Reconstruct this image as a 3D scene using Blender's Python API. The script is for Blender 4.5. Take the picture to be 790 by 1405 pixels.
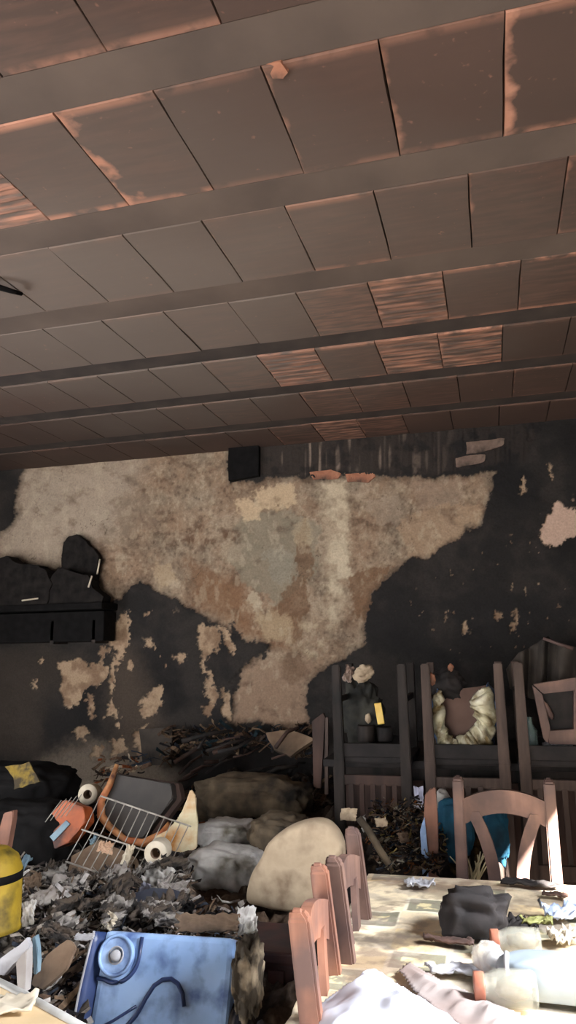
import bpy, bmesh, math, random
import numpy as np
from mathutils import Vector, Matrix, Euler

random.seed(7)
RNG = np.random.default_rng(7)
scene = bpy.context.scene
COL = scene.collection
for o in list(bpy.data.objects):
    bpy.data.objects.remove(o)

# ------------------------------------------------------------------ camera
F, PIT, YAW, ROL = 1023.1, 0.18391, 0.26070, -0.01815
ZC = 1.50
H = 1.35
ZCEIL = ZC + H
YWALL = 3.45 * H

def ray_dir(x, y, f):
    c, s = math.cos(ROL), math.sin(ROL); x, y = c*x - s*y, s*x + c*y
    c, s = math.cos(PIT), math.sin(PIT); fw, up = f*c - y*s, f*s + y*c
    c, s = math.cos(YAW), math.sin(YAW)
    return Vector((x*c - fw*s, x*s + fw*c, up))

cam_d = bpy.data.cameras.new('camera')
cam = bpy.data.objects.new('camera', cam_d); COL.objects.link(cam)
R_, U_, F_ = ray_dir(1, 0, 0), ray_dir(0, 1, 0), ray_dir(0, 0, 1)
M3 = Matrix((R_, U_, -F_)).transposed()
cam.matrix_world = Matrix.Translation((0, 0, ZC)) @ M3.to_4x4()
cam_d.sensor_fit = 'VERTICAL'; cam_d.sensor_height = 24.0
cam_d.lens = 24.0 * F / 1405.0
cam_d.clip_start = 0.02
scene.camera = cam

def pix(px, py):
    return ray_dir(px - 395.0, 702.5 - py, F)
def atY(px, py, Y):
    d = pix(px, py); t = Y / d.y
    return Vector((d.x*t, Y, ZC + d.z*t))
def atZ(px, py, Z):
    d = pix(px, py); t = (Z - ZC) / d.z
    return Vector((d.x*t, d.y*t, Z))

# ------------------------------------------------------------------ world, lights, exposure
w = bpy.data.worlds.new('world'); scene.world = w; w.use_nodes = True
bg = w.node_tree.nodes['Background']
bg.inputs[0].default_value = (0.75, 0.87, 1.0, 1); bg.inputs[1].default_value = 1.0

def area(name, loc, target, sx, sy, power, col):
    l = bpy.data.lights.new(name, 'AREA'); l.shape = 'RECTANGLE'; l.size = sx; l.size_y = sy
    l.energy = power; l.color = col
    o = bpy.data.objects.new(name, l); COL.objects.link(o)
    o.location = loc
    o.rotation_euler = (Vector(target) - Vector(loc)).to_track_quat('-Z', 'Y').to_euler()
    return o
# daylight through the wide doorway behind the camera, the doorway in the right wall and the window in the left wall
area('daylight_front_door', (-1.3, -2.7, 0.95), (-1.3, 4.0, 1.8), 2.6, 1.8, 185, (1.0, 0.96, 0.92))
area('daylight_side_door', (3.2, 1.45, 3.6), (0.0, 2.0, 0.7), 2.0, 2.0, 1220, (0.92, 0.95, 1.0))
area('daylight_left_window', (-3.72, 1.35, 1.35), (-0.9, 2.9, 2.5), 1.5, 1.1, 70, (0.95, 0.97, 1.0))
sun = bpy.data.lights.new('sun', 'SUN'); sun.energy = 120; sun.angle = math.radians(0.8); sun.color = (1.0, 0.95, 0.88)
so = bpy.data.objects.new('sun', sun); COL.objects.link(so)
so.rotation_euler = Vector((-0.45, 0.60, -0.60)).to_track_quat('-Z', 'Y').to_euler()

vs = scene.view_settings
vs.view_transform = 'Standard'; vs.look = 'None'; vs.gamma = 1.0; vs.use_curve_mapping = False
vs.exposure = 0.35

# ------------------------------------------------------------------ numeric helpers
def lin(r, g, b):
    f = lambda c: (c/255/12.92) if c/255 <= 0.04045 else ((c/255 + 0.055)/1.055)**2.4
    return (f(r), f(g), f(b))
def linA(rgb): return np.array(lin(*rgb))

def vnoise(x, y, seed=0):
    xi = np.floor(x).astype(np.int64); yi = np.floor(y).astype(np.int64)
    xf = x - xi; yf = y - yi
    def h(a, b):
        n = (a*374761393 + b*668265263 + seed*1442695041) & 0x7fffffff
        n = ((n ^ (n >> 13)) * 1274126177) & 0x7fffffff
        n = (n ^ (n >> 16)) & 0x7fffffff
        return (n % 100003) / 100003.0
    u = xf*xf*(3-2*xf); v = yf*yf*(3-2*yf)
    return (h(xi,yi)*(1-u) + h(xi+1,yi)*u)*(1-v) + (h(xi,yi+1)*(1-u) + h(xi+1,yi+1)*u)*v
def fbm(x, y, seed=0, oct=4):
    s = 0; a = 0.5; t = 0
    for i in range(oct):
        s = s + a*vnoise(x, y, seed + i*17); t += a; a *= 0.55; x = x*2.03 + 3.1; y = y*2.03 + 1.7
    return s/t
def sstep(a, b, x):
    t = np.clip((x-a)/(b-a), 0, 1); return t*t*(3-2*t)
def sdist(px, py, poly):
    """signed distance to a polygon, positive inside"""
    P = np.array(poly, float); n = len(P)
    d = np.full(px.shape, 1e18); ins = np.zeros(px.shape, bool)
    for i in range(n):
        a = P[i]; b = P[(i+1) % n]
        e = b - a; wx = px - a[0]; wy = py - a[1]
        t = np.clip((wx*e[0] + wy*e[1])/max(1e-9, e@e), 0, 1)
        d = np.minimum(d, (wx - e[0]*t)**2 + (wy - e[1]*t)**2)
        c = ((a[1] > py) != (b[1] > py))
        with np.errstate(divide='ignore', invalid='ignore'):
            xx = (b[0]-a[0])*(py-a[1])/((b[1]-a[1]) if b[1] != a[1] else 1e-9) + a[0]
        ins ^= c & (px < xx)
    d = np.sqrt(d)
    return np.where(ins, d, -d)
def project(X, Y, Z):
    v = np.stack([X, Y, Z-ZC], -1)
    R = np.array(R_); U = np.array(U_); Fw = np.array(F_)
    z = v@Fw
    return 395 + F*(v@R)/z, 702.5 - F*(v@U)/z

# ------------------------------------------------------------------ materials
MATS = {}
def nt(name):
    m = bpy.data.materials.new(name); m.use_nodes = True
    t = m.node_tree; b = t.nodes['Principled BSDF']
    return m, t, b
def N(t, typ, **kw):
    n = t.nodes.new(typ)
    for k, v in kw.items(): setattr(n, k, v)
    return n
def mat(name, c1, c2=None, scale=12.0, rough=0.8, bump=0.15, stretch=(1,1,1), contrast=(0.35,0.65), metal=0.0, spec=0.3,
        soot=None, soot_amt=0.5, soot_scale=4.0, trans=0.0, alpha=1.0, detail=5.0):
    """noise-mottled surface, optionally with soot stains of their own shape"""
    if name in MATS: return MATS[name]
    c2 = c2 or c1
    m, t, b = nt(name)
    tc = N(t, 'ShaderNodeTexCoord'); mp = N(t, 'ShaderNodeMapping'); mp.inputs['Scale'].default_value = stretch
    t.links.new(tc.outputs['Object'], mp.inputs['Vector'])
    n = N(t, 'ShaderNodeTexNoise'); n.inputs['Scale'].default_value = scale; n.inputs['Detail'].default_value = detail
    t.links.new(mp.outputs[0], n.inputs['Vector'])
    r = N(t, 'ShaderNodeValToRGB'); r.color_ramp.elements[0].position = contrast[0]; r.color_ramp.elements[1].position = contrast[1]
    r.color_ramp.elements[0].color = (*lin(*c1), 1); r.color_ramp.elements[1].color = (*lin(*c2), 1)
    t.links.new(n.outputs['Fac'], r.inputs[0])
    out = r.outputs[0]
    if soot:
        n2 = N(t, 'ShaderNodeTexNoise'); n2.inputs['Scale'].default_value = soot_scale; n2.inputs['Detail'].default_value = 6
        t.links.new(tc.outputs['Object'], n2.inputs['Vector'])
        r2 = N(t, 'ShaderNodeValToRGB'); p = 1 - soot_amt
        r2.color_ramp.elements[0].position = max(0, p - 0.12); r2.color_ramp.elements[1].position = min(1, p + 0.08)
        t.links.new(n2.outputs['Fac'], r2.inputs[0])
        mx = N(t, 'ShaderNodeMixRGB'); mx.inputs[2].default_value = (*lin(*soot), 1)
        t.links.new(r2.outputs[0], mx.inputs[0]); t.links.new(out, mx.inputs[1]); out = mx.outputs[0]
    t.links.new(out, b.inputs['Base Color'])
    b.inputs['Roughness'].default_value = rough; b.inputs['Metallic'].default_value = metal
    b.inputs['Specular IOR Level'].default_value = spec
    b.inputs['Transmission Weight'].default_value = trans; b.inputs['Alpha'].default_value = alpha
    if bump:
        bm_ = N(t, 'ShaderNodeBump'); bm_.inputs['Strength'].default_value = bump; bm_.inputs['Distance'].default_value = 0.01
        t.links.new(n.outputs['Fac'], bm_.inputs['Height']); t.links.new(bm_.outputs[0], b.inputs['Normal'])
    MATS[name] = m
    return m
def vcmat(name, rough=0.85, scale=60, bump=0.2, amt=0.12, spec=0.25):
    """albedo from the mesh colour attribute, fine grain from noise"""
    if name in MATS: return MATS[name]
    m, t, b = nt(name)
    a = N(t, 'ShaderNodeAttribute'); a.attribute_name = 'Col'
    tc = N(t, 'ShaderNodeTexCoord')
    n = N(t, 'ShaderNodeTexNoise'); n.inputs['Scale'].default_value = scale; n.inputs['Detail'].default_value = 4
    t.links.new(tc.outputs['Object'], n.inputs['Vector'])
    mr = N(t, 'ShaderNodeMapRange'); mr.inputs[1].default_value = 0.3; mr.inputs[2].default_value = 0.7
    mr.inputs[3].default_value = 1 - amt; mr.inputs[4].default_value = 1 + amt
    t.links.new(n.outputs['Fac'], mr.inputs[0])
    mx = N(t, 'ShaderNodeVectorMath', operation='SCALE')
    t.links.new(a.outputs['Color'], mx.inputs[0]); t.links.new(mr.outputs[0], mx.inputs['Scale'])
    t.links.new(mx.outputs[0], b.inputs['Base Color'])
    b.inputs['Roughness'].default_value = rough; b.inputs['Specular IOR Level'].default_value = spec
    bp = N(t, 'ShaderNodeBump'); bp.inputs['Strength'].default_value = bump; bp.inputs['Distance'].default_value = 0.006
    t.links.new(n.outputs['Fac'], bp.inputs['Height']); t.links.new(bp.outputs[0], b.inputs['Normal'])
    MATS[name] = m
    return m
def block_mat():
    """clay ceiling block: soot film, burnt off at an edge ('edge') or over the face ('bare') of single blocks"""
    m, t, b = nt('sooted_clay_block')
    L = t.links.new
    tc = N(t, 'ShaderNodeTexCoord'); oi = N(t, 'ShaderNodeObjectInfo')
    add = N(t, 'ShaderNodeVectorMath', operation='ADD')
    L(tc.outputs['Object'], add.inputs[0])
    sc = N(t, 'ShaderNodeVectorMath', operation='SCALE'); sc.inputs[0].default_value = (31, 17, 5); L(oi.outputs['Random'], sc.inputs['Scale'])
    L(sc.outputs[0], add.inputs[1])
    def noise(scale, st=(1,1,1), det=4):
        mp = N(t, 'ShaderNodeMapping'); mp.inputs['Scale'].default_value = st; L(add.outputs[0], mp.inputs[0])
        n = N(t, 'ShaderNodeTexNoise'); n.inputs['Scale'].default_value = scale; n.inputs['Detail'].default_value = det
        L(mp.outputs[0], n.inputs['Vector']); return n.outputs['Fac']
    def math_(op, a, b_=None, clamp=False):
        n = N(t, 'ShaderNodeMath', operation=op); n.use_clamp = clamp
        for i, v in enumerate((a, b_)):
            if v is None: continue
            if isinstance(v, (int, float)): n.inputs[i].default_value = v
            else: L(v, n.inputs[i])
        return n.outputs[0]
    def prop(nm):
        a = N(t, 'ShaderNodeAttribute'); a.attribute_type = 'OBJECT'; a.attribute_name = nm; return a.outputs['Fac']
    sep = N(t, 'ShaderNodeSeparateXYZ'); L(tc.outputs['Object'], sep.inputs[0])
    geo = N(t, 'ShaderNodeNewGeometry')
    u = math_('ADD', math_('DIVIDE', sep.outputs['X'], 0.275), 0.5)      # 0 at the left edge
    streak = noise(7, (1, 6, 1), 5); blot = noise(11, (1, 1, 1), 4)
    # edge: the film is gone where u < edge * blotch
    wgt = math_('MULTIPLY', prop('edge'), math_('MULTIPLY', math_('SUBTRACT', blot, 0.37), 0.30))
    e = math_('DIVIDE', math_('SUBTRACT', wgt, u), 0.12, True)
    # bare: streaky along the ribs
    bare = math_('MULTIPLY', prop('bare'), math_('MULTIPLY', math_('SUBTRACT', streak, 0.40), 3.2, True), True)
    rim = math_('DIVIDE', math_('SUBTRACT', math_('ABSOLUTE', sep.outputs['Y']), 0.178), 0.02, True)
    rim = math_('MULTIPLY', rim, math_('MULTIPLY', prop('rim'), math_('MULTIPLY', math_('SUBTRACT', blot, 0.38), 7.0, True)))
    spk = math_('MULTIPLY', math_('SUBTRACT', noise(38, (1,1,1), 2), 0.70), 9.0, True)
    k = math_('MAXIMUM', math_('MAXIMUM', e, bare), math_('MAXIMUM', rim, math_('MULTIPLY', spk, 0.35)))
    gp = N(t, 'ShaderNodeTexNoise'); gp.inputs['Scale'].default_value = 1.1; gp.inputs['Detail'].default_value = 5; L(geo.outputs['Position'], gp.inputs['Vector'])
    soot = N(t, 'ShaderNodeMixRGB'); L(math_('MULTIPLY', math_('SUBTRACT', gp.outputs['Fac'], 0.3), 2.5, True), soot.inputs[0])
    # pale ash and painted-in brightness over the ceiling's middle left, ragged outline
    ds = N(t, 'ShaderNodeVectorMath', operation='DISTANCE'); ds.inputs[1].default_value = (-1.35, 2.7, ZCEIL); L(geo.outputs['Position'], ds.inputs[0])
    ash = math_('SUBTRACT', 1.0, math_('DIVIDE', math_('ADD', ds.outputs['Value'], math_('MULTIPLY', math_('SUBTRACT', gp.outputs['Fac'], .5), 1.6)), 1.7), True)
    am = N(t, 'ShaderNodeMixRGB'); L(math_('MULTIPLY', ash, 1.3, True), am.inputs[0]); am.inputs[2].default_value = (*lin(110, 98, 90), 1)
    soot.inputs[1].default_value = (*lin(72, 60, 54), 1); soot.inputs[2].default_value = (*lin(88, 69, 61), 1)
    clay = N(t, 'ShaderNodeMixRGB'); L(noise(16), clay.inputs[0])
    clay.inputs[1].default_value = (*lin(160, 108, 86), 1); clay.inputs[2].default_value = (*lin(190, 142, 120), 1)
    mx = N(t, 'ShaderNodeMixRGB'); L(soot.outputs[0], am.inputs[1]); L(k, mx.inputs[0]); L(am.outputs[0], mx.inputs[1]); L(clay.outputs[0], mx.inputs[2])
    L(mx.outputs[0], b.inputs['Base Color']); b.inputs['Roughness'].default_value = 0.8; b.inputs['Specular IOR Level'].default_value = 0.2
    bp = N(t, 'ShaderNodeBump'); bp.inputs['Strength'].default_value = 0.15; bp.inputs['Distance'].default_value = 0.004
    L(streak, bp.inputs['Height']); L(bp.outputs[0], b.inputs['Normal'])
    return m

M_WALL = vcmat('burnt_wall_plaster', 0.9, 90, 0.35, 0.14)
M_HEAP = vcmat('ash_and_debris', 0.95, 70, 0.5, 0.35, 0.1)
M_CLOTHPRINT = vcmat('printed_tablecloth', 0.7, 160, 0.15, 0.06)
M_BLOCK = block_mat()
M_BEAM = mat('sooted_concrete_beam', (84,72,65), (100,86,77), 3, 0.85, 0.1)
M_BEAMD = mat('dark_rear_beam', (56,49,46), (70,61,56), 6, 0.9, 0.1)  # darker tone for the rear beam rows
M_SOOT = mat('soot_black', (30,27,27), (46,41,40), 14, 0.8, 0.4)
M_CHAR = mat('charred_wood', (26,23,22), (52,44,40), 18, 0.75, 0.6, (1,1,0.25))
M_CHARBR = mat('scorched_brown_wood', (50,38,34), (84,62,54), 14, 0.7, 0.3, (1,1,0.2))
M_GREYWOOD = mat('smoke_grey_wood', (62,51,46), (84,69,62), 10, 0.75, 0.25, (3,3,0.4))
M_WOOD = mat('orange_brown_wood', (130,88,70), (150,104,84), 9, 0.5, 0.1, (3,3,0.4), soot=(96,72,66), soot_amt=0.45, soot_scale=6)
M_WOODD = mat('smoke_dulled_wood', (104,80,70), (128,98,86), 9, 0.55, 0.1, (3,3,0.4), soot=(84,66,62), soot_amt=0.5, soot_scale=5)
M_CREAM = mat('cream_foam', (172,152,127), (194,174,148), 9, 0.85, 0.5, soot=(126,106,86), soot_amt=0.40, soot_scale=9)
M_SACK = mat('dirty_sack', (74,64,52), (118,102,82), 9, 0.9, 0.5, soot=(36,32,29), soot_amt=0.4, soot_scale=6)
M_WHITESACK = mat('white_sack', (172,167,162), (206,202,197), 10, 0.7, 0.35, soot=(84,78,64), soot_amt=0.40, soot_scale=6)
M_BLUE = mat('blue_plastic', (136,168,214), (166,194,232), 5, 0.38, 0.06, spec=0.4, soot=(86,108,156), soot_amt=0.40, soot_scale=12)
M_BLUED = mat('dark_blue_plastic', (28,40,74), (48,66,110), 8, 0.4, 0.1, spec=0.5)
M_YELLOW = mat('yellow_enamel', (150,122,28), (172,144,46), 8, 0.6, 0.1, soot=(60,50,28), soot_amt=0.40, soot_scale=9)
M_BLACKPL = mat('black_plastic', (14,13,13), (24,22,22), 20, 0.85, 0.3, spec=.1)
M_ORANGE = mat('orange_plastic', (160,76,36), (190,98,50), 12, 0.5, 0.15, soot=(70,36,26), soot_amt=0.42, soot_scale=9)
M_RUSTRIM = mat('melted_orange_rim', (150,74,42), (204,150,98), 9, 0.6, 0.3, soot=(74,40,30), soot_amt=0.42, soot_scale=10)
M_PAPER = mat('paper_roll_white', (196,182,160), (212,200,180), 20, 0.9, 0.1)
M_CARD = mat('brown_cardboard', (104,84,68), (132,110,90), 12, 0.9, 0.2, soot=(50,42,36), soot_amt=0.42)
M_TAN = mat('tan_board', (206,178,136), (222,198,160), 6, 0.8, 0.1, soot=(120,98,78), soot_amt=0.33, soot_scale=7)
M_WHITE = mat('white_plastic', (158,156,158), (182,182,188), 8, 0.6, 0.1, soot=(110,108,112), soot_amt=0.36, soot_scale=9)
M_SHEET = mat('white_plastic_sheet', (172,174,184), (196,198,208), 6, 0.55, 0.15)
M_WIRE = mat('coated_wire', (132,126,118), (176,168,158), 30, 0.5, 0.1)
M_STEELBLUE = mat('teal_cloth', (20,62,84), (34,92,116), 9, 0.85, 0.3, soot=(24,36,48), soot_amt=0.38, soot_scale=6)
M_GREYBLUE = mat('grey_blue_plastic', (96,118,132), (130,152,164), 9, 0.6, 0.1)
M_DKRED = mat('dark_red_painted_wood', (34,18,17), (66,32,27), 7, 0.7, 0.3, soot=(24,20,22), soot_amt=0.5, soot_scale=5)
M_BRICK = mat('red_brick', (146,96,74), (176,122,96), 20, 0.9, 0.4, soot=(66,54,48), soot_amt=0.42, soot_scale=9)
M_STONE = mat('pale_rubble_stone', (104,86,76), (128,108,96), 16, 0.9, 0.5, soot=(62,52,47), soot_amt=0.4, soot_scale=10)
M_RUFFLE = mat('scorched_ivory_plastic', (186,178,146), (214,208,188), 10, 0.55, 0.2, soot=(110,92,60), soot_amt=0.44, soot_scale=14)
M_RUFBLUE = mat('blue_plastic_edge', (58,92,140), (120,150,190), 14, 0.5, 0.2, soot=(30,34,46), soot_amt=0.42, soot_scale=12)
M_BROWNBOARD = mat('scorched_board', (96,72,62), (118,92,82), 6, 0.7, 0.1)
M_DRAPE = mat('smoke_grey_drape', (58,52,47), (82,73,66), 6, 0.9, 0.2, soot=(36,33,32), soot_amt=0.4, soot_scale=5)
M_FLOOR = mat('sooted_floor', (48,42,40), (76,68,62), 4, 0.85, 0.3)
M_SIDEWALL = mat('smoke_stained_wall', (56,50,46), (84,74,66), 2.5, 0.9, 0.2)
M_GOLD = mat('bright_yellow_strip', (236,186,60), (250,214,110), 14, 0.4, 0.05)
def glass_mat(name, col, rough=0.08, tr=0.85):
    m, t, b = nt(name); b.inputs['Base Color'].default_value = (*lin(*col), 1); b.inputs['Roughness'].default_value = rough
    b.inputs['Transmission Weight'].default_value = tr; b.inputs['IOR'].default_value = 1.45
    n = N(t, 'ShaderNodeTexNoise'); n.inputs['Scale'].default_value = 25
    bp = N(t, 'ShaderNodeBump'); bp.inputs['Strength'].default_value = 0.2; bp.inputs['Distance'].default_value = 0.01
    t.links.new(n.outputs['Fac'], bp.inputs['Height']); t.links.new(bp.outputs[0], b.inputs['Normal'])
    return m
M_GLASS = glass_mat('dirty_jar_glass', (184,182,168), 0.1, 0.0); M_GLASS.node_tree.nodes['Principled BSDF'].inputs['Alpha'].default_value = .3
M_CLEAR = glass_mat('clear_plastic', (226,228,232), 0.15, 0.7)

# ------------------------------------------------------------------ object helpers
def link(name, me, m=None, parent=None, label=None, cat=None, group=None, kind=None, loc=None, rot=None):
    o = bpy.data.objects.new(name, me); COL.objects.link(o)
    if m is not None and me is not None and not me.materials: me.materials.append(m)
    if parent is not None: o.parent = parent
    if loc is not None: o.location = loc
    if rot is not None: o.rotation_euler = rot
    if label: o['label'] = label
    if cat: o['category'] = cat
    if group: o['group'] = group
    if kind: o['kind'] = kind
    return o
def thing(name, label, cat, loc=(0,0,0), rot=(0,0,0), group=None):
    return link(name, None, None, None, label, cat, group, None, loc, rot)
def mesh(name, V, Fc, smooth=False, recalc=False):
    me = bpy.data.meshes.new(name); me.from_pydata([tuple(v) for v in V], [], Fc)
    if recalc:
        b = bmesh.new(); b.from_mesh(me); bmesh.ops.recalc_face_normals(b, faces=b.faces); b.to_mesh(me); b.free()
    if smooth: me.polygons.foreach_set('use_smooth', [True]*len(me.polygons))
    me.update(); return me
def bm_mesh(name, bm, smooth=False):
    me = bpy.data.meshes.new(name); bmesh.ops.recalc_face_normals(bm, faces=bm.faces); bm.to_mesh(me); bm.free()
    if smooth: me.polygons.foreach_set('use_smooth', [True]*len(me.polygons))
    return me
def grid_mesh(name, P, col=None, smooth=True, flip=False):
    """P: (n,m,3) array of points"""
    n, m_ = P.shape[:2]
    me = bpy.data.meshes.new(name)
    idx = np.arange(n*m_).reshape(n, m_)
    q = np.stack([idx[:-1,:-1], idx[1:,:-1], idx[1:,1:], idx[:-1,1:]], -1).reshape(-1, 4)
    if flip: q = q[:, ::-1]
    me.vertices.add(n*m_); me.vertices.foreach_set('co', P.reshape(-1).astype(np.float32))
    me.loops.add(q.size); me.loops.foreach_set('vertex_index', q.reshape(-1).astype(np.int32))
    me.polygons.add(len(q)); me.polygons.foreach_set('loop_start', np.arange(0, q.size, 4, dtype=np.int32))
    me.update(calc_edges=True)
    if smooth: me.polygons.foreach_set('use_smooth', np.ones(len(q), bool))
    if col is not None:
        a = me.color_attributes.new('Col', 'FLOAT_COLOR', 'POINT')
        c4 = np.concatenate([col.reshape(-1,3), np.ones((n*m_,1))], 1).astype(np.float32)
        a.data.foreach_set('color', c4.reshape(-1))
    return me
def bx(bm, c, s, rot=None, bevel=0.0):
    r = bmesh.ops.create_cube(bm, size=1.0)
    vs_ = r['verts']
    M = Matrix.Translation(c) @ (rot.to_matrix().to_4x4() if rot else Matrix.Identity(4)) @ Matrix.Diagonal((*s, 1))
    if bevel:
        b2 = bmesh.new(); bmesh.ops.create_cube(b2, size=1.0)
        for v in b2.verts: v.co = Vector((v.co.x*s[0], v.co.y*s[1], v.co.z*s[2]))
        bmesh.ops.bevel(b2, geom=list(b2.edges), offset=bevel, segments=2, affect='EDGES', profile=0.6)
        bmesh.ops.delete(bm, geom=vs_, context='VERTS')
        M2 = Matrix.Translation(c) @ (rot.to_matrix().to_4x4() if rot else Matrix.Identity(4))
        for v in b2.verts: v.co = M2 @ v.co
        tmp = bpy.data.meshes.new('t'); b2.to_mesh(tmp); b2.free(); bm.from_mesh(tmp); bpy.data.meshes.remove(tmp)
    else:
        for v in vs_: v.co = M @ v.co
def box_me(name, s, bevel=0.004, c=(0,0,0), rot=None):
    bm = bmesh.new(); bx(bm, c, s, rot, bevel); return bm_mesh(name, bm)
def tube_into(bm, pts, r, seg=8, cap=True):
    pts = [Vector(p) for p in pts]; n = len(pts)
    rr = r if isinstance(r, (list, tuple)) else [r]*n
    rings = []; ref = None
    for i, p in enumerate(pts):
        d = (pts[min(i+1, n-1)] - pts[max(i-1, 0)]).normalized()
        if ref is None or abs(ref.dot(d)) > 0.95: ref = Vector((0,0,1)) if abs(d.z) < 0.9 else Vector((1,0,0))
        a = d.cross(ref).normalized(); b_ = d.cross(a).normalized(); ref = -d.cross(a).cross(d) if False else ref
        rings.append([bm.verts.new(p + (a*math.cos(2*math.pi*k/seg) + b_*math.sin(2*math.pi*k/seg))*rr[i]) for k in range(seg)])
    for i in range(n-1):
        for k in range(seg):
            bm.faces.new((rings[i][k], rings[i][(k+1)%seg], rings[i+1][(k+1)%seg], rings[i+1][k]))
    if cap:
        bm.faces.new(rings[0][::-1]); bm.faces.new(rings[-1])
def tube_me(name, pts, r, seg=8):
    bm = bmesh.new(); tube_into(bm, pts, r, seg); return bm_mesh(name, bm, True)
def lathe_me(name, prof, seg=28):
    bm = bmesh.new(); rings = []
    for r, z in prof:
        rings.append([bm.verts.new((r*math.cos(2*math.pi*k/seg), r*math.sin(2*math.pi*k/seg), z)) for k in range(seg)] if r > 1e-5 else [bm.verts.new((0,0,z))])
    for a, b in zip(rings, rings[1:]):
        for k in range(seg):
            k2 = (k+1) % seg
            if len(a) == 1 and len(b) == 1: continue
            if len(a) == 1: bm.faces.new((a[0], b[k], b[k2]))
            elif len(b) == 1: bm.faces.new((a[k], a[k2], b[0]))
            else: bm.faces.new((a[k], a[k2], b[k2], b[k]))
    return bm_mesh(name, bm, True)
def prism_me(name, outline, th, jag=0.0, sub=1, seed=0, bevel=0.0):
    """polygon in local XZ, thickness th along +Y (front face at y=0)"""
    rs = random.Random(seed); pts = []
    n = len(outline)
    for i in range(n):
        a = Vector(outline[i]); b = Vector(outline[(i+1)%n])
        for k in range(sub):
            p = a.lerp(b, k/sub)
            if jag: p = p + Vector((rs.uniform(-jag, jag), rs.uniform(-jag, jag)))
            pts.append(p)
    bm = bmesh.new()
    f = [bm.verts.new((p.x, 0, p.y)) for p in pts]; g = [bm.verts.new((p.x, th, p.y)) for p in pts]
    bm.faces.new(f); bm.faces.new(g[::-1])
    m_ = len(pts)
    for i in range(m_): bm.faces.new((f[i], g[i], g[(i+1)%m_], f[(i+1)%m_]))
    if bevel: bmesh.ops.bevel(bm, geom=list(bm.edges), offset=bevel, segments=2, affect='EDGES')
    return bm_mesh(name, bm)
def blob_me(name, rx, ry, rz, amp=0.15, freq=3.0, seed=0, sub=4, flat=None, power=1.0):
    bm = bmesh.new(); bmesh.ops.create_icosphere(bm, subdivisions=sub, radius=1.0)
    from mathutils import noise as mn
    off = Vector((seed*7.3, seed*3.1, seed*1.7))
    for v in bm.verts:
        d = v.co.normalized()
        k = 1 + amp*mn.fractal(d*freq + off, 0.9, 2.0, 4)
        p = Vector([math.copysign(abs(c)**power, c) for c in d])
        v.co = Vector((p.x*rx*k, p.y*ry*k, p.z*rz*k))
        if flat is not None and v.co.z < flat: v.co.z = flat + (v.co.z-flat)*0.1
    return bm_mesh(name, bm, True)
def crumple_me(name, sx, sy, n=28, amp=0.03, freq=6.0, seed=0, ridge=True, th=0.004, jag=0.12):
    """crumpled sheet in local XY with a torn outline and thickness"""
    a = np.linspace(-1, 1, n); X, Y = np.meshgrid(a, a, indexing='ij')
    ang = np.arctan2(Y, X); rr = np.maximum(np.abs(X), np.abs(Y))
    k = 1 - jag*rr**2*(0.3 + 1.4*vnoise(ang*3 + 9, ang*0 + seed, seed))
    z = fbm(X*freq/2 + seed, Y*freq/2 + seed*2, seed, 4) - 0.5
    if ridge: z = np.abs(z)*2 - 0.3
    z2 = fbm(X*freq + 5, Y*freq + 8, seed+3, 3) - 0.5
    P = np.stack([X*k*sx/2 + z2*amp*0.6, Y*k*sy/2 + z*amp*0.5, z*amp*2 + z2*amp*0.8], -1)
    V = P.reshape(-1, 3); V2 = V - np.array([0, 0, th])
    idx = np.arange(n*n).reshape(n, n); F_l = []
    for i in range(n-1):
        for j in range(n-1):
            q = (idx[i,j], idx[i+1,j], idx[i+1,j+1], idx[i,j+1])
            F_l.append(tuple(int(t) for t in q)); F_l.append(tuple(int(t)+n*n for t in q[::-1]))
    bd = [idx[i,0] for i in range(n)] + [idx[n-1,j] for j in range(1,n)] + [idx[i,n-1] for i in range(n-2,-1,-1)] + [idx[0,j] for j in range(n-2,0,-1)]
    for a_, b_ in zip(bd, bd[1:] + bd[:1]): F_l.append((int(b_), int(a_), int(a_)+n*n, int(b_)+n*n))
    return mesh(name, list(V) + list(V2), F_l, True)
def copy_tree(o, parent=None):
    c = o.copy(); COL.objects.link(c); c.parent = parent
    for ch in list(o.children): copy_tree(ch, c)
    return c

# ================================================================== STRUCTURE
XL, XR, YF = -3.75, 1.08, -1.45
def structure(name, me, m, parent=None, label=None):
    o = link(name, me, m, parent)
    o['kind'] = 'structure'
    if label: o['label'] = label
    return o
structure('floor', box_me('floor', (XR-XL+0.4, YWALL-YF+0.4, 0.1), 0, ((XL+XR)/2, (YWALL+YF)/2, -0.05)), M_FLOOR, label='soot stained floor under the debris')

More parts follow.
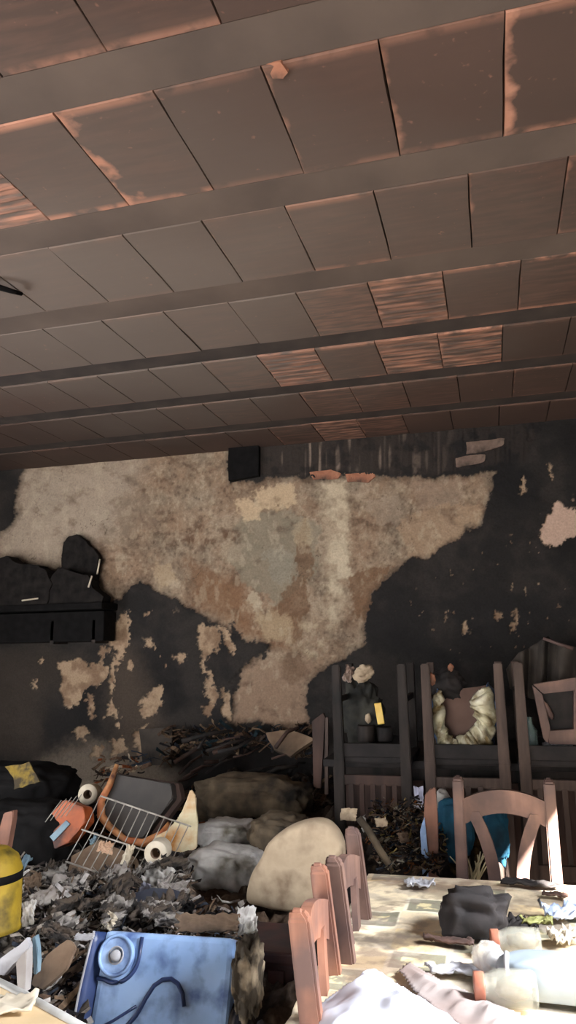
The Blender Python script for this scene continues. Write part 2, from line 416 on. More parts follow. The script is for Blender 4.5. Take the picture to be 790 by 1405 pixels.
# ---- ceiling: slab, beams, clay blocks
ceil = structure('ceiling', box_me('ceiling', (XR-XL+0.4, YWALL-YF+0.4, 0.08), 0, ((XL+XR)/2, (YWALL+YF)/2, ZCEIL+0.075)), M_SOOT,
                 label='smoke blackened beam and clay block ceiling')
PER, ROWW, Y0 = 0.41312*H, 0.31253*H, 0.9862*H
TX = 0.2045*H
OFF = {-3: .03, -2: .12, -1: .07, 0: .05, 1: .085, 2: .014, 3: .138, 4: .096, 5: .141, 6: .092}
spots = {  # pixel on a block: (edge, bare, rim)
    (170,200): (2.6,.06,.6), (20,275): (.3,1.0,.4), (60,230): (0,.05,.9), (250,190): (.9,.05,.2), (340,180): (.2,.0,.2), (480,140): (.9,.02,.3),
    (600,120): (1.0,.0,.3), (740,100): (2.0,.0,.5), (450,330): (.4,.07,.4), (590,300): (.5,.05,.1), (700,280): (.8,.08,.1), (785,260): (.9,.06,.2), (370,340): (.4,.05,.1),
    (555,420): (1.3,.75,.5), (455,430): (.6,.3,.1), (660,400): (.5,.05,.5), (755,390): (.8,.12,.7),
    (395,510): (1.1,.95,.6), (480,500): (.3,.1,.5), (555,495): (1.1,.9,.4), (645,480): (1.5,.85,1.2), (310,515): (.3,.18,.0),
    (430,555): (.8,.25,.3), (510,545): (1.0,.2,.2), (590,535): (.7,.1,.2), (720,525): (.9,.05,.2),
    (465,590): (1.2,.7,.3), (400,595): (1.2,.2,.2), (530,580): (1.1,.3,.2), (350,560): (.6,.08,.1),
    (100,30): (.1,.10,.5), (260,20): (.2,.06,.5), (30,400): (.4,.05,.1), (270,450): (.4,.07,.0), (360,440): (.3,.03,.0)}
def cell(px, py):
    p = atZ(px, py, ZCEIL)
    row = math.floor((p.y - (Y0 - ROWW - (PER-ROWW)/2))/PER)
    col = math.floor((p.x - OFF.get(row, 0)*H)/TX)
    return row, col
CELLS = {cell(*k): v for k, v in spots.items()}
def block_me(name, ribs, seed):
    rs = random.Random(seed); hw, hl = TX/2 - 0.0012, ROWW/2 - 0.001
    prof = [(-hl, 0.03), (-hl, 0.003), (-hl+0.004, 0)]
    if ribs:
        n = 7
        for i in range(n):
            c = -hl + 0.03 + (2*hl-0.06)*(i+0.5)/n; g = (2*hl-0.06)/n
            prof += [(c-g*0.38, 0), (c-g*0.2, 0.0028), (c+g*0.2, 0.0028), (c+g*0.38, 0)]
    else:
        prof += [(-hl*0.33, rs.uniform(-.001,.001)), (hl*0.33, rs.uniform(-.001,.001))]
    prof += [(hl-0.004, 0), (hl, 0.003), (hl, 0.03)]
    V = []
    for x in (-hw, -hw*0.4, hw*0.4, hw):
        for y, z in prof:
            e = 0.0
            if abs(x) == hw and abs(y) < hl: e = rs.uniform(0, 0.0035)
            V.append((x - math.copysign(e, x), y, z + e*0.5))
    n = len(prof); Fs = []
    for k in range(3):
        for i in range(n-1): Fs.append((k*n+i, k*n+i+1, (k+1)*n+i+1, (k+1)*n+i))
    Fs.append(tuple(range(n))); Fs.append(tuple(range(3*n, 4*n))[::-1])
    return mesh(name, V, Fs, recalc=True)
BL = [block_me('clay_block', False, s) for s in range(4)]; BR = [block_me('clay_block_ribbed', True, s) for s in range(3)]
rs = random.Random(3)
for row in range(-1, 7):
    yc = Y0 + PER*row - ROWW/2
    for col in range(-14, 5):
        xc = OFF[row]*H + (col+0.5)*TX
        if xc < XL+0.1 or xc > XR-0.1: continue
        px, py = project(np.array(xc), np.array(yc), np.array(ZCEIL))
        if px < -170 or px > 960 or py < -190: continue
        e, b_, r_ = CELLS.get((row, col), (rs.choice([0,0,0,0,.15]), 0, rs.choice([0,0,.1])))
        me = rs.choice(BR) if b_ > 0.3 else rs.choice(BL)
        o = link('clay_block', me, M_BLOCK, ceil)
        o.location = (xc, yc, ZCEIL + (rs.uniform(-.002,.002) if (row, col) in CELLS else rs.uniform(-.0006,.0006))); o.rotation_euler = (rs.uniform(-.003,.003), rs.uniform(-.005,.005) if (row, col) in CELLS else rs.uniform(-.0015,.0015), rs.uniform(-.002,.002))
        o['edge'] = float(e); o['bare'] = float(b_); o['rim'] = float(r_)
for row in range(-1, 8):
    yc = Y0 + PER*row - ROWW - (PER-ROWW)/2
    bm_mat = M_BEAMD if row >= 4 else M_BEAM
    w_ = PER - ROWW
    if yc > YWALL: continue
    link('concrete_beam', box_me('concrete_beam', (XR-XL, w_+0.001, 0.04), 0.002), bm_mat, ceil, loc=((XL+XR)/2, yc, ZCEIL+(0.0225 if row < 4 else 0.028)))
# broken corner of one block, hanging plaster chip beside it
p = atZ(378, 97, ZCEIL-0.004)
link('broken_block_chip', prism_me('broken_block_chip', [(-.018,-.02),(.008,-.026),(.026,-.012),(.022,.02),(-.014,.022)], .012, .002, 2, 5), M_BRICK, ceil,
     loc=p, rot=(math.radians(78), .2, -.2))

# ---- back wall: dense relief with remaining soot-black render over old plaster
GX, GZ = np.arange(-3.75, 1.081, 0.0065), np.arange(0.0, ZCEIL+0.04, 0.0065)
X, Z = np.meshgrid(GX, GZ, indexing='ij')
px, py = project(X, np.full_like(X, YWALL), Z)
jx = (fbm(px/16, py/16, 3) - .5)*14 + (fbm(px/5, py/5, 4, 3) - .5)*5
jy = (fbm(px/16, py/16, 5) - .5)*14 + (fbm(px/5, py/5, 6, 3) - .5)*5
jx = jx + (fbm(px/2.6, py/2.6, 7, 2)-.5)*5; jy = jy + (fbm(px/2.6, py/2.6, 8, 2)-.5)*5
qx, qy = px + jx*.85, py + jy*.85          # lightly ragged
rx, ry = px + jx*1.3, py + jy*1.3          # very ragged
LIGHT = [(40,630),(310,600),(314,640),(316,662),(358,662),(375,655),(430,656),(520,652),(600,656),(682,648),(676,665),(664,695),(660,718),(630,738),(600,755),(585,768),(568,765),
 (545,782),(525,800),(512,815),(503,840),(500,885),(470,903),(440,920),(425,935),(418,960),(427,985),(420,1002),(375,998),(350,988),(335,995),(318,990),(322,960),(315,935),(338,912),(372,885),
 (365,880),(345,884),(325,872),(310,862),(285,850),(255,832),(225,813),(192,796),(165,820),(145,828),(128,826),(138,800),(139,768),(120,740),(102,735),(86,745),(85,775),(70,785),(50,777),(20,768),(-30,775),(-30,735),(0,735),(22,712),(20,690)]
d = sdist(qx, qy, LIGHT)
light = sstep(-1.2, 1.2, d)
# torn-off flakes inside the black area
def patch(poly, ragged=True):
    return sstep(-1.5, 1.5, sdist(rx if ragged else qx, ry if ragged else qy, poly))
PATCHES = [[(85,912),(105,905),(120,915),(140,903),(150,918),(138,940),(120,945),(112,960),(104,972),(92,970),(87,950)],
 [(190,970),(208,945),(222,940),(227,965),(210,980),(195,984)],
 [(140,850),(160,856),(172,836),(180,858),(176,890),(166,908),(156,895),(152,872)], [(156,900),(164,905),(160,935),(158,962),(152,940)],
 [(124,952),(134,955),(131,985),(125,975)], [(146,962),(158,960),(160,985),(148,978)], [(103,1002),(112,996),(126,1008),(118,1018),(106,1014)],
 [(186,1000),(198,992),(202,1030),(190,1040)], [(268,880),(278,858),(300,866),(296,890),(284,904),(290,930),(300,950),(291,982),(282,978),(286,945),(278,905)],
 [(296,860),(312,866),(322,890),(318,900),(306,880)], [(236,905),(252,893),(256,902),(244,912)], [(302,940),(316,950),(318,990),(308,985)], [(150,1015),(170,1008),(178,1030),(158,1038)],
 [(738,737),(750,700),(765,692),(800,702),(800,735),(772,738),(762,754),(745,748)], [(632,858),(639,856),(641,868),(633,872)], [(679,840),(688,838),(687,850),(680,848)], [(703,836),(709,834),(712,862),(703,870),(700,862),(706,855)],
 [(608,846),(612,846),(612,850),(608,851)], [(714,662),(720,655),(722,675),(716,678)], [(726,598),(730,596),(731,608),(727,609)], [(755,640),(758,640),(757,660),(754,658)], [(200,880),(208,878),(209,886),(202,888)], [(140,888),(150,884),(148,900),(141,905)],
 [(60,905),(64,904),(64,912),(60,912)], [(45,935),(52,934),(51,940),(46,941)], [(128,1030),(140,1026),(142,1034),(130,1038)]]
flake = np.zeros_like(X)
for P_ in PATCHES: flake = np.maximum(flake, patch(P_))
# ragged half-burnt zone left of the plaster
mz = sstep(0, 30, sdist(px, py, [(120,830),(180,800),(270,840),(340,880),(330,1010),(100,1040),(75,900)]))
flake = np.maximum(flake, mz*sstep(.735, .77, fbm(px/15, py/24, 21, 5)))
spk = sstep(.80, .84, fbm(px/6, py/8, 31, 3))*sstep(0, 20, sdist(px, py, [(520,830),(800,660),(800,900),(450,920)]))
flake = np.maximum(flake, spk*.7)
# dark tongues running over the plaster
dark = np.zeros_like(X)
for P_ in [[(296,884),(312,874),(330,886),(331,925),(322,946),(306,942),(302,915)], [(336,880),(348,878),(344,905),(338,900)], [(354,880),(372,879),(366,905),(358,903)],
           [(428,935),(445,925),(448,960),(438,955),(432,972),(420,965)], [(312,850),(330,866),(345,884),(320,880)]]:
    dark = np.maximum(dark, patch(P_))
light = np.clip(np.maximum(light*(1-dark), flake), 0, 1)
# plaster colours
def blend(c, col, k): return c*(1-k[..., None]) + np.array(lin(*col))*k[..., None]
def soft(poly, s=10): return sstep(-s, s, sdist(rx, ry, poly))
n1 = fbm(px/38, py/38, 41, 5); n2 = fbm(px/13, py/15, 43, 4); n3 = fbm(px/70, py/60, 45, 4)
C = np.tile(np.array(lin(148,122,100)), X.shape + (1,))
nf = fbm(px/4, py/4, 47, 3); C = blend(C, (170,150,128), sstep(.4,.75,n1)*.9); C = blend(C, (108,88,70), sstep(.45,.9,n2)*.75); C = blend(C, (128,114,98), sstep(.4,.7,n3)*.7); C = blend(C, (92,76,62), sstep(.5,.85,nf)*.6); C = blend(C, (186,168,146), sstep(.55,.85,1-nf)*.4)
C = blend(C, (176,158,140), soft([(30,640),(200,630),(150,740),(80,770),(0,780),(0,730)], 30)*.8)
C = blend(C, (140,130,112), soft([(330,705),(385,700),(440,720),(430,790),(380,830),(335,800),(310,770)], 2.2)*.75)
C = blend(C, (128,92,64), soft([(255,770),(330,800),(350,860),(420,900),(330,870),(270,830)], 14)*.7)
C = blend(C, (116,86,62), soft([(415,705),(430,760),(415,880),(395,880),(370,840),(395,800)], 2.2)*.7)
C = blend(C, (118,88,64), soft([(480,790),(510,775),(538,778),(515,808),(500,850),(485,850)], 2.2)*.75)
C = blend(C, (202,176,144), soft([(325,690),(345,682),(360,668),(402,664),(406,690),(380,700),(360,694),(352,712),(335,712)], 2.2)*.85)
C = blend(C, (196,178,152), soft([(440,660),(478,660),(482,750),(470,830),(450,870),(447,770)], 8)*(.35+.6*sstep(.4,.6,n2)))
C = blend(C, (190,170,142), soft([(412,860),(436,850),(440,895),(420,905)], 6)*sstep(.42,.58,n2)*.8)
C = blend(C, (170,142,116), soft([(545,720),(600,690),(660,690),(655,720),(590,765),(560,765)], 2.2)*.7)
C = blend(C, (150,124,104), soft([(330,905),(430,905),(430,1000),(320,990)], 10)*.8)
C = blend(C, (168,144,116), soft([(345,840),(400,850),(400,880),(365,875)], 2.2)*.6)
C = blend(C, (88,66,50), sstep(.55,.85, fbm(px/20, py/14, 51, 4))*.55)
C = blend(C, (98,72,54), soft([(225,725),(330,730),(330,742),(225,745)], 6)*sstep(.42,.6,n2)*.8)
for poly, cc, kk in [([(300,745),(318,738),(335,748),(330,770),(312,776),(298,765)], (168,150,128), .6), ([(345,845),(372,835),(398,850),(392,872),(362,876)], (176,152,122), .6), ([(402,720),(422,712),(430,740),(416,752),(404,742)], (180,160,132), .55),
                     ([(210,775),(232,768),(244,800),(222,812)], (180,156,126), .6), ([(500,690),(548,680),(556,712),(520,722)], (160,142,124), .5), ([(380,905),(412,895),(420,930),(394,940)], (120,96,76), .6), ([(150,690),(200,680),(215,720),(170,738)], (130,112,96), .5),
                     ([(455,745),(475,735),(482,790),(462,800)], (206,190,164), .6), ([(360,760),(400,752),(408,790),(372,802)], (150,142,126), .6), ([(560,660),(640,658),(630,690),(575,696)], (156,134,116), .5), ([(338,820),(352,812),(362,836),(348,842)], (200,184,158), .6)]:
    C = blend(C, cc, soft(poly, 2.2)*kk)
crk = np.abs(fbm(px/34, py/34, 61, 4) - .5); C = blend(C, (84,68,54), (1-sstep(.0,.007,crk))*sstep(.5,.6,n3)*.8)
C = blend(C, (204,186,160), sstep(.58,.72, fbm(px/9, py/16, 53, 4))*.25)
C = blend(C, (62,50,42), sstep(-9, 0, -d)*light*.45*(1-flake))      # plaster darker towards its outline
# flakes colour
Cf = np.tile(np.array(lin(172,146,120)), X.shape + (1,)); Cf = blend(Cf, (136,110,88), sstep(.4,.65,n2))
Cf = blend(Cf, (196,166,148), sstep(-5,5,sdist(px, py, [(730,680),(800,680),(800,760),(730,760)])))
k = flake*(1-sstep(-1.2,1.2,d)); C = C*(1-k[...,None]) + Cf*k[...,None]
# soot colours
S = np.tile(np.array(lin(38,35,34)), X.shape + (1,))
S = blend(S, (52,47,44), sstep(.4,.7,n1)); S = blend(S, (24,22,23), sstep(.5,.75,n3)*.6)
S = blend(S, (150,134,118), soft([(50,1120),(65,1045),(120,1025),(200,1030),(240,1065),(210,1120)], 26)*.9)
S = blend(S, (84,72,62), soft([(160,880),(190,900),(235,1040),(170,1060),(150,960)], 22)*.75)
S = blend(S, (70,60,52), soft([(-10,890),(60,885),(130,900),(60,960),(60,1040),(-10,1040)], 18)*.5)
col = S*.88*(1-light[...,None]) + C*.88*light[...,None]
# top band under the ceiling: streaky grey render
band = sstep(-3, 3, sdist(qx, qy, [(300,560),(760,560),(720,632),(640,644),(600,652),(520,648),(430,652),(360,654),(352,560)]))
stv = vnoise(px/3.2, py/45, 71)*.6 + vnoise(px/8, py/30, 73)*.4
Cb = np.tile(np.array(lin(52,45,41)), X.shape + (1,)); Cb = blend(Cb, (126,110,98), sstep(.56,.8,stv)*sstep(700,420,px)); Cb = blend(Cb, (30,27,27), sstep(.5,.7,n2)*.6 + sstep(500,640,px)*.4*(n1>0))
col = col*(1-band[...,None]) + Cb*band[...,None]
relief = -0.004*light + (fbm(px/9, py/9, 81, 4)-.5)*.007 + (fbm(px/45, py/45, 83, 3)-.5)*.02 + .012*sstep(-2,2,-d)*(1-flake*.6) - band*.010*(stv-.3)
Yw = YWALL - relief
wall = structure('wall_back', grid_mesh('wall_back', np.stack([X, Yw, Z], -1), col, True, False), M_WALL, label='back wall of old plaster with soot black render burnt away')
def wallblock(name, poly, m, depth, seed, jag=.004):
    pts = [atY(x, y, YWALL) for x, y in poly]; c = sum(pts, Vector())/len(pts)
    return link(name, prism_me(name, [(q.x-c.x, q.z-c.z) for q in pts], depth, jag, 3, seed, .003), m, wall, loc=(c.x, YWALL-depth+.012, c.z))
wallblock('rubble_stone', [(640,608),(660,606),(676,604),(692,602),(690,612),(672,618),(656,622),(640,624)], M_STONE, .035, 1)
wallblock('rubble_stone', [(624,630),(645,625),(666,624),(664,634),(640,640),(626,641)], M_STONE, .03, 2)
wallblock('brick', [(424,648),(455,645),(468,650),(464,657),(430,658)], M_BRICK, .022, 3)
wallblock('brick', [(474,650),(512,648),(516,654),(505,662),(476,661)], M_BRICK, .022, 4)
#wallblock('brick', [(700,584),(734,581),(733,588),(702,591)], M_STONE, .022, 6)
wallblock('beam_stub', [(317,614),(358,611),(358,655),(340,658),(317,662)], M_BLACKPL, .07, 5, .001)

# unseen sides of the room, with the doorways the daylight comes through
def wall_with_hole(name, fixed, axis, a0, a1, h0, h1, ztop, label):
    bm = bmesh.new(); t_ = 0.12
    lo, hi = (XL-.2, XR+.2) if axis == 'x' else (YF-.1, YWALL+.1)
    for (a, b_, z0, z1) in ((lo, a0, 0, ZCEIL+.05), (a1, hi, 0, ZCEIL+.05), (a0, a1, ztop, ZCEIL+.05)):
        if b_ - a < .01: continue
        if axis == 'x': bx(bm, ((a+b_)/2, fixed, (z0+z1)/2), (b_-a, t_, z1-z0))
        else: bx(bm, (fixed, (a+b_)/2, (z0+z1)/2), (t_, b_-a, z1-z0))
    structure(name, bm_mesh(name, bm), M_SIDEWALL, label=label)
wall_with_hole('wall_front', YF-.06, 'x', -2.7, 0.2, 0, 2.2, 2.25, 'smoke stained wall with doorway behind the viewer')
wall_with_hole('wall_right', XR+.06, 'y', 1.12, 2.02, 0, 2.1, 2.30, 'smoke stained right wall with open doorway')
bm = bmesh.new()
for (a_, b_, z0, z1) in ((YF-.1, .6, 0, ZCEIL+.05), (2.1, YWALL+.1, 0, ZCEIL+.05), (.6, 2.1, 0, .8), (.6, 2.1, 1.9, ZCEIL+.05)):
    bx(bm, (XL-.06, (a_+b_)/2, (z0+z1)/2), (.12, b_-a_, z1-z0))
structure('wall_left', bm_mesh('wall_left', bm), M_SIDEWALL, label='smoke stained left wall with a window opening')

# burnt cable hanging at the ceiling's left edge
p = atZ(0, 396, ZCEIL-.02)
tube_pts = [atZ(-40, 384, ZCEIL-.005), atZ(-5, 393, ZCEIL-.03), atZ(14, 399, ZCEIL-.035), atZ(29, 403, ZCEIL-.015)]
link('burnt_cable', tube_me('burnt_cable', tube_pts, [.012,.012,.010,.008], 8), M_BLACKPL, None, 'short burnt black cable stuck under the ceiling at the left', 'cable')

# ================================================================== DEBRIS HEAP (left)
def heap_z(x, y):
    x = np.asarray(x, float); y = np.asarray(y, float)
    b = .50 + .075*(y - 1.8)
    b = b + .07*np.exp(-((x+2.4)/.5)**2 - ((y-3.0)/.6)**2)
    b = b - .30*sstep(-.62, -.38, x)                      # falls away beside the chairs
    b = b - .12*np.exp(-((x+.85)/.35)**2 - ((y-1.75)/.28)**2)
    b = b - .10*sstep(1.7, 1.45, y) - .16*sstep(3.5, 3.9, y)*sstep(-1.7, -2.0, x)
    n = fbm(x*5, y*5, 91, 5) - .5; r = np.abs(fbm(x*11, y*7, 93, 4) - .5)
    return b + n*.20 + r*.16
hx, hy = np.meshgrid(np.arange(XL+.02, -.36, .012), np.arange(1.45, YWALL-.05, .012), indexing='ij')
hz = heap_z(hx, hy); hz = np.maximum(hz, .02)
hn = fbm(hx*14, hy*9, 95, 5); hn2 = fbm(hx*30 + hy*14, hy*8, 97, 4); hn3 = fbm(hx*4, hy*4, 99, 3)
HC = np.tile(np.array(lin(58,51,46)), hx.shape + (1,)); HC = blend(HC, (28,26,27), sstep(.45,.6,hn)); HC = blend(HC, (128,118,108), sstep(.58,.7,hn2)*.8)
HC = blend(HC, (86,68,54), sstep(.5,.65,hn3)*.6); HC = blend(HC, (30,30,38), sstep(.55,.7,fbm(hx*7, hy*7, 101, 3))*.8)
link('debris_heap', grid_mesh('debris_heap', np.stack([hx, hy, hz], -1), HC, True), M_HEAP, None, 'heap of ash and burnt debris covering the floor at the left', 'debris', None, 'stuff')
def hz1(x, y): return float(heap_z(x, y))

# small torn scraps: uncountable litter, joined
def scraps(name, label, count, region, size, cols, seed, ang=0.9):
    r = random.Random(seed); V = []; Fc = []; Cc = []
    while count > 0:
        pxx, pyy, Yd = region(r)
        q = atY(pxx, pyy, Yd); z = hz1(q.x, q.y) if Yd is not None else q.z
        if abs(q.z - z) > .25: z = q.z
        s = r.uniform(*size); L_ = s*r.uniform(1.0, 3.2); wd = s*r.uniform(.2, .55)
        a = r.gauss(ang, .5); tilt = r.uniform(-.7, .7)
        e = Euler((r.uniform(.2, 1.2), tilt, a)); c = Vector((q.x, q.y, z + r.uniform(.0, .035)))
        base = len(V); col_ = np.array(lin(*r.choice(cols)))*r.uniform(.7, 1.15)
        k = r.uniform(-.35, .35)
        for i in range(4):
            t_ = i/3 - .5
            for sgn in (-1, 1):
                v = Vector((t_*L_ + r.uniform(-.1,.1)*wd, sgn*wd/2*r.uniform(.55,1.2), k*L_*(t_*t_*4 - .3) + sgn*r.uniform(-.12,.12)*wd)); v.rotate(e); V.append(c + v); Cc.append(col_)
        for i in range(3): Fc.append((base+2*i, base+2*i+2, base+2*i+3, base+2*i+1))
        count -= 1
    me = mesh(name, V, Fc); a = me.color_attributes.new('Col', 'FLOAT_COLOR', 'POINT')
    a.data.foreach_set('color', np.concatenate([np.array(Cc), np.ones((len(Cc),1))], 1).astype(np.float32).reshape(-1))
    o = link(name, me, M_HEAP, None, label, 'debris', None, 'stuff')
    md = o.modifiers.new('thickness', 'SOLIDIFY'); md.thickness = .002
    return o
def reg(x0, x1, y0, y1, Y0_, Y1_):
    def f(r):
        v = r.random(); return (r.uniform(x0, x1), y0 + (y1-y0)*v, Y1_ + (Y0_-Y1_)*v)
    return f
GREYS = [(150,142,134),(128,119,110),(100,92,85),(172,166,162),(90,80,74),(60,54,52),(40,37,38),(110,94,80)]
DARKS = [(40,36,36),(60,50,44),(84,66,54),(30,28,30),(100,82,66),(48,52,60)]
scraps('paper_scraps', 'small torn grey paper scraps strewn over the debris heap', 1900, reg(25, 260, 1175, 1300, 2.2, 3.0), (.012,.04), GREYS, 1)
scraps('charred_scraps', 'small charred flakes scattered low in front of the heap', 420, reg(30, 112, 1275, 1400, 1.85, 2.3), (.015,.045), DARKS + GREYS[2:4], 2)
scraps('dark_scraps', 'small dark flakes on the heap just above the blue container', 420, reg(115, 345, 1222, 1284, 2.3, 2.75), (.014,.04), DARKS + [(120,112,106),(150,144,138)], 5)
scraps('burnt_fragments', 'fine burnt fragments along the foot of the back wall', 600, reg(225, 440, 1000, 1085, 3.9, 4.5), (.02,.06), DARKS + [(38,52,58),(92,72,58),(120,100,80),(104,86,70)], 3)
scraps('brown_scraps', 'brownish burnt flakes behind and above the charred case', 420, reg(135, 275, 1042, 1130, 3.35, 3.95), (.015,.045), DARKS + [(110,88,70),(92,72,58),(150,134,114),(130,70,40)], 6)
scraps('mixed_fragments', 'speckled burnt fragments piled below the upturned chairs', 1300, reg(455, 610, 1105, 1200, 2.95, 3.4), (.008,.026), DARKS + DARKS + [(130,112,70),(120,112,98),(150,142,126),(96,58,32)], 4)

# ================================================================== SHELF AND CHARRED BOXES ON THE BACK WALL (left)
def wall_item(name, poly, depth, m, label, cat, group=None, jag=.004, sub=3, seed=0, front=None, parent=None, bevel=.003):
    """solid of traced outline standing out from the back wall"""
    Yp = YWALL - depth - .015 if front is None else front
    pts = [atY(x, y, Yp) for x, y in poly]; c = sum(pts, Vector())/len(pts)
    return link(name, prism_me(name, [(q.x-c.x, q.z-c.z) for q in pts], depth, jag, sub, seed, bevel), m, parent, label, cat, group, loc=(c.x, Yp, c.z))
a = atY(-60, 832, 4.42); b = atY(140, 822, 4.42); c = atY(-60, 884, 4.42)
sh = thing('wall_shelf', 'thick charred black shelf fixed to the back wall at left', 'shelf', ((a.x+b.x)/2, 4.53, c.z))
hgt = a.z - c.z
link('shelf_board', box_me('shelf_board', (b.x-a.x, .22, .045), .006, (0,0,hgt-.03)), M_BLACKPL, sh)
link('shelf_apron', box_me('shelf_apron', (b.x-a.x-.02, .16, hgt-.06), .01, (0,.02,(hgt-.06)/2)), M_BLACKPL, sh)
for s in (-1, .35, 1): link('bracket', box_me('bracket', (.03, .18, hgt*.6), .004, (s*(b.x-a.x)/2*.85, .03, hgt*.25)), M_CHAR, sh)
def onshelf(name, poly, depth, yc, label, seed, edge=None, m=mat('char_crust', (22,20,20), (40,36,34), 16, .9, .6, spec=.1)):
    zt = a.z + .0 - .0075
    pts = [atY(x, y, yc) for x, y in poly]; lowest = min(q.z for q in pts); cx = sum(q.x for q in pts)/len(pts)
    t = thing(name, label, 'box', (cx, yc, lowest))
    link('panel', prism_me('panel', [(q.x-cx, q.z-lowest) for q in pts], depth, .009, 4, seed, .003), m, t)
    if edge:
        q0, q1 = atY(*edge[0], yc-.006), atY(*edge[1], yc-.006)
        link('bare_edge', tube_me('bare_edge', [(q0.x-cx, -.004, q0.z-lowest), (q1.x-cx, -.004, q1.z-lowest)], .006, 6), M_PAPER, t)
    return t
onshelf('charred_box', [(-40,836),(-40,770),(8,764),(30,774),(52,776),(66,788),(70,803),(62,834)], .12, 4.45, 'charred black box at the left end of the wall shelf', 11, ((30,824),(52,821)))
onshelf('charred_box', [(64,831),(70,790),(84,780),(122,790),(127,806),(142,818),(138,827)], .11, 4.46, 'low slumped charred box right of the shelf middle', 12, ((126,790),(121,806)))
onshelf('charred_board', [(86,827),(85,748),(92,738),(104,734),(118,742),(135,765),(132,789),(124,827)], .05, 4.58, 'tall charred angular panel standing behind the slumped box', 13, ((137,767),(133,788)))

# ================================================================== CHAIRS
def chair(label, style, wdt=.38, hgt=1.03, group=None, m=M_WOODD, m2=None, cat='chair', seat_m=None, seat_z=.46, pw=.04, ap=None):
    """base at the origin, the sitter faces +Y"""
    m2 = m2 or m
    t = thing('dining_chair', label, cat, group=group)
    hw = wdt/2; dp = .36
    for s in (-1, 1):
        # rear leg and back post in one piece, leaning back above the seat, rounded top
        prof = [(-.02,0),(0,seat_z),(-.015,seat_z+.2),(-.05,hgt-.015),(-.055,hgt)]
        bm = bmesh.new(); rings = []
        for i, (yo, z) in enumerate(prof):
            k = [.8,1,1,.95,.55][i]
            cs = [(-pw/2*k,-.022*k),(pw/2*k,-.022*k),(pw/2*k,.022*k),(-pw/2*k,.022*k)]
            rings.append([bm.verts.new((s*(hw-pw/2)+x, -dp/2+yo+y, z)) for x, y in cs])
        for r0, r1 in zip(rings, rings[1:]):
            for q in range(4): bm.faces.new((r0[q], r0[(q+1)%4], r1[(q+1)%4], r1[q]))
        bm.faces.new(rings[0][::-1]); bm.faces.new(rings[-1])
        bmesh.ops.bevel(bm, geom=[e for e in bm.edges], offset=.005, segments=2, affect='EDGES')
        link('back_post', bm_mesh('back_post', bm), m, t)
        link('front_leg', box_me('front_leg', (.036,.036,seat_z-.02), .004, (s*(hw-.02), dp/2-.02, (seat_z-.02)/2)), m, t)
        link('stretcher', box_me('stretcher', (.018,dp-.06,.028), .003, (s*(hw-.02), 0, .16)), m, t)
    link('seat', box_me('seat', (wdt+.01, dp+.02, .028), .008, (0,.012,seat_z)), seat_m or m, t)
    link('apron', box_me('apron', (wdt-.05,.02,.06), .003, (0,dp/2-.02,seat_z-.045)), ap or m2, t)
    link('apron', box_me('apron', (wdt-.05,.02,.06), .003, (0,-dp/2,seat_z-.045)), ap or m2, t)
    yb = -dp/2 - .04
    if style == 'arch':
        n = 12; V = []; iw = hw - pw
        for i in range(n+1):
            u = i/n*2-1; x = u*(iw+.002); top = hgt - .045 - .030*u*u; bot = top - .078 - .008*u*u
            cy = yb - .018*(1-u*u)
            for y, z in ((cy-.012,bot),(cy+.012,bot),(cy+.012,top),(cy-.012,top)): V.append((x,y,z))
        Fc = []
        for i in range(n):
            for q in range(4): Fc.append((4*i+q, 4*i+(q+1)%4, 4*i+4+(q+1)%4, 4*i+4+q))
        Fc += [(3,2,1,0), (4*n,4*n+1,4*n+2,4*n+3)]
        link('top_rail', mesh('top_rail', V, Fc, recalc=True), m, t)
        for s in (-1, 1):                                           # two slats bowed towards each other
            bm = bmesh.new(); rings = []
            for i in range(9):
                v = i/8; z = seat_z + .1 + (hgt-.12-seat_z-.1)*v
                x = s*(.046 + .062*max(0, (v-.35)/.65)**2); y = -dp/2 - .012 - .03*v
                wd = .019 + .004*v
                rings.append([bm.verts.new((x+ax*wd, y+ay*.008, z)) for ax, ay in ((-1,-1),(1,-1),(1,1),(-1,1))])
            for r0, r1 in zip(rings, rings[1:]):
                for q in range(4): bm.faces.new((r0[q], r0[(q+1)%4], r1[(q+1)%4], r1[q]))
            bm.faces.new(rings[0][::-1]); bm.faces.new(rings[-1])
            link('slat', bm_mesh('slat', bm), m, t)
        link('lower_rail', box_me('lower_rail', (wdt-2*pw+.004,.02,.04), .003, (0,-dp/2-.012,seat_z+.1)), m, t)
    else:
        link('top_rail', box_me('top_rail', (wdt-2*pw+.004,.02,.06), .004, (0,yb,hgt-.07)), m2, t)
        link('lower_rail', box_me('lower_rail', (wdt-2*pw+.004,.02,.045), .004, (0,-dp/2-.012,seat_z+.085)), m2, t)
        for i in range(5):
            x = (i-2)/2*(hw-pw-.03)
            link('slat', box_me('slat', (.022,.012,hgt-.1-seat_z-.085), .002, (x, -dp/2-.026, (hgt-.07+seat_z+.085)/2), Euler((.045,0,0))), m2, t)
    return t

# chair at the far end of the table, facing the viewer
q = atZ(689, 1070, 1.03)
q0 = atY(624, 1064, 2.88); q1 = atY(750, 1068, 2.88)
hc = chair('dusty orange brown dining chair with arched top rail at the far table end', 'arch', (q1.x-q0.x)+.036, q0.z, m=M_WOODD)
hc.location = ((q0.x+q1.x)/2, 2.88-.23, 0); hc.rotation_euler = (0, 0, math.pi - .03)
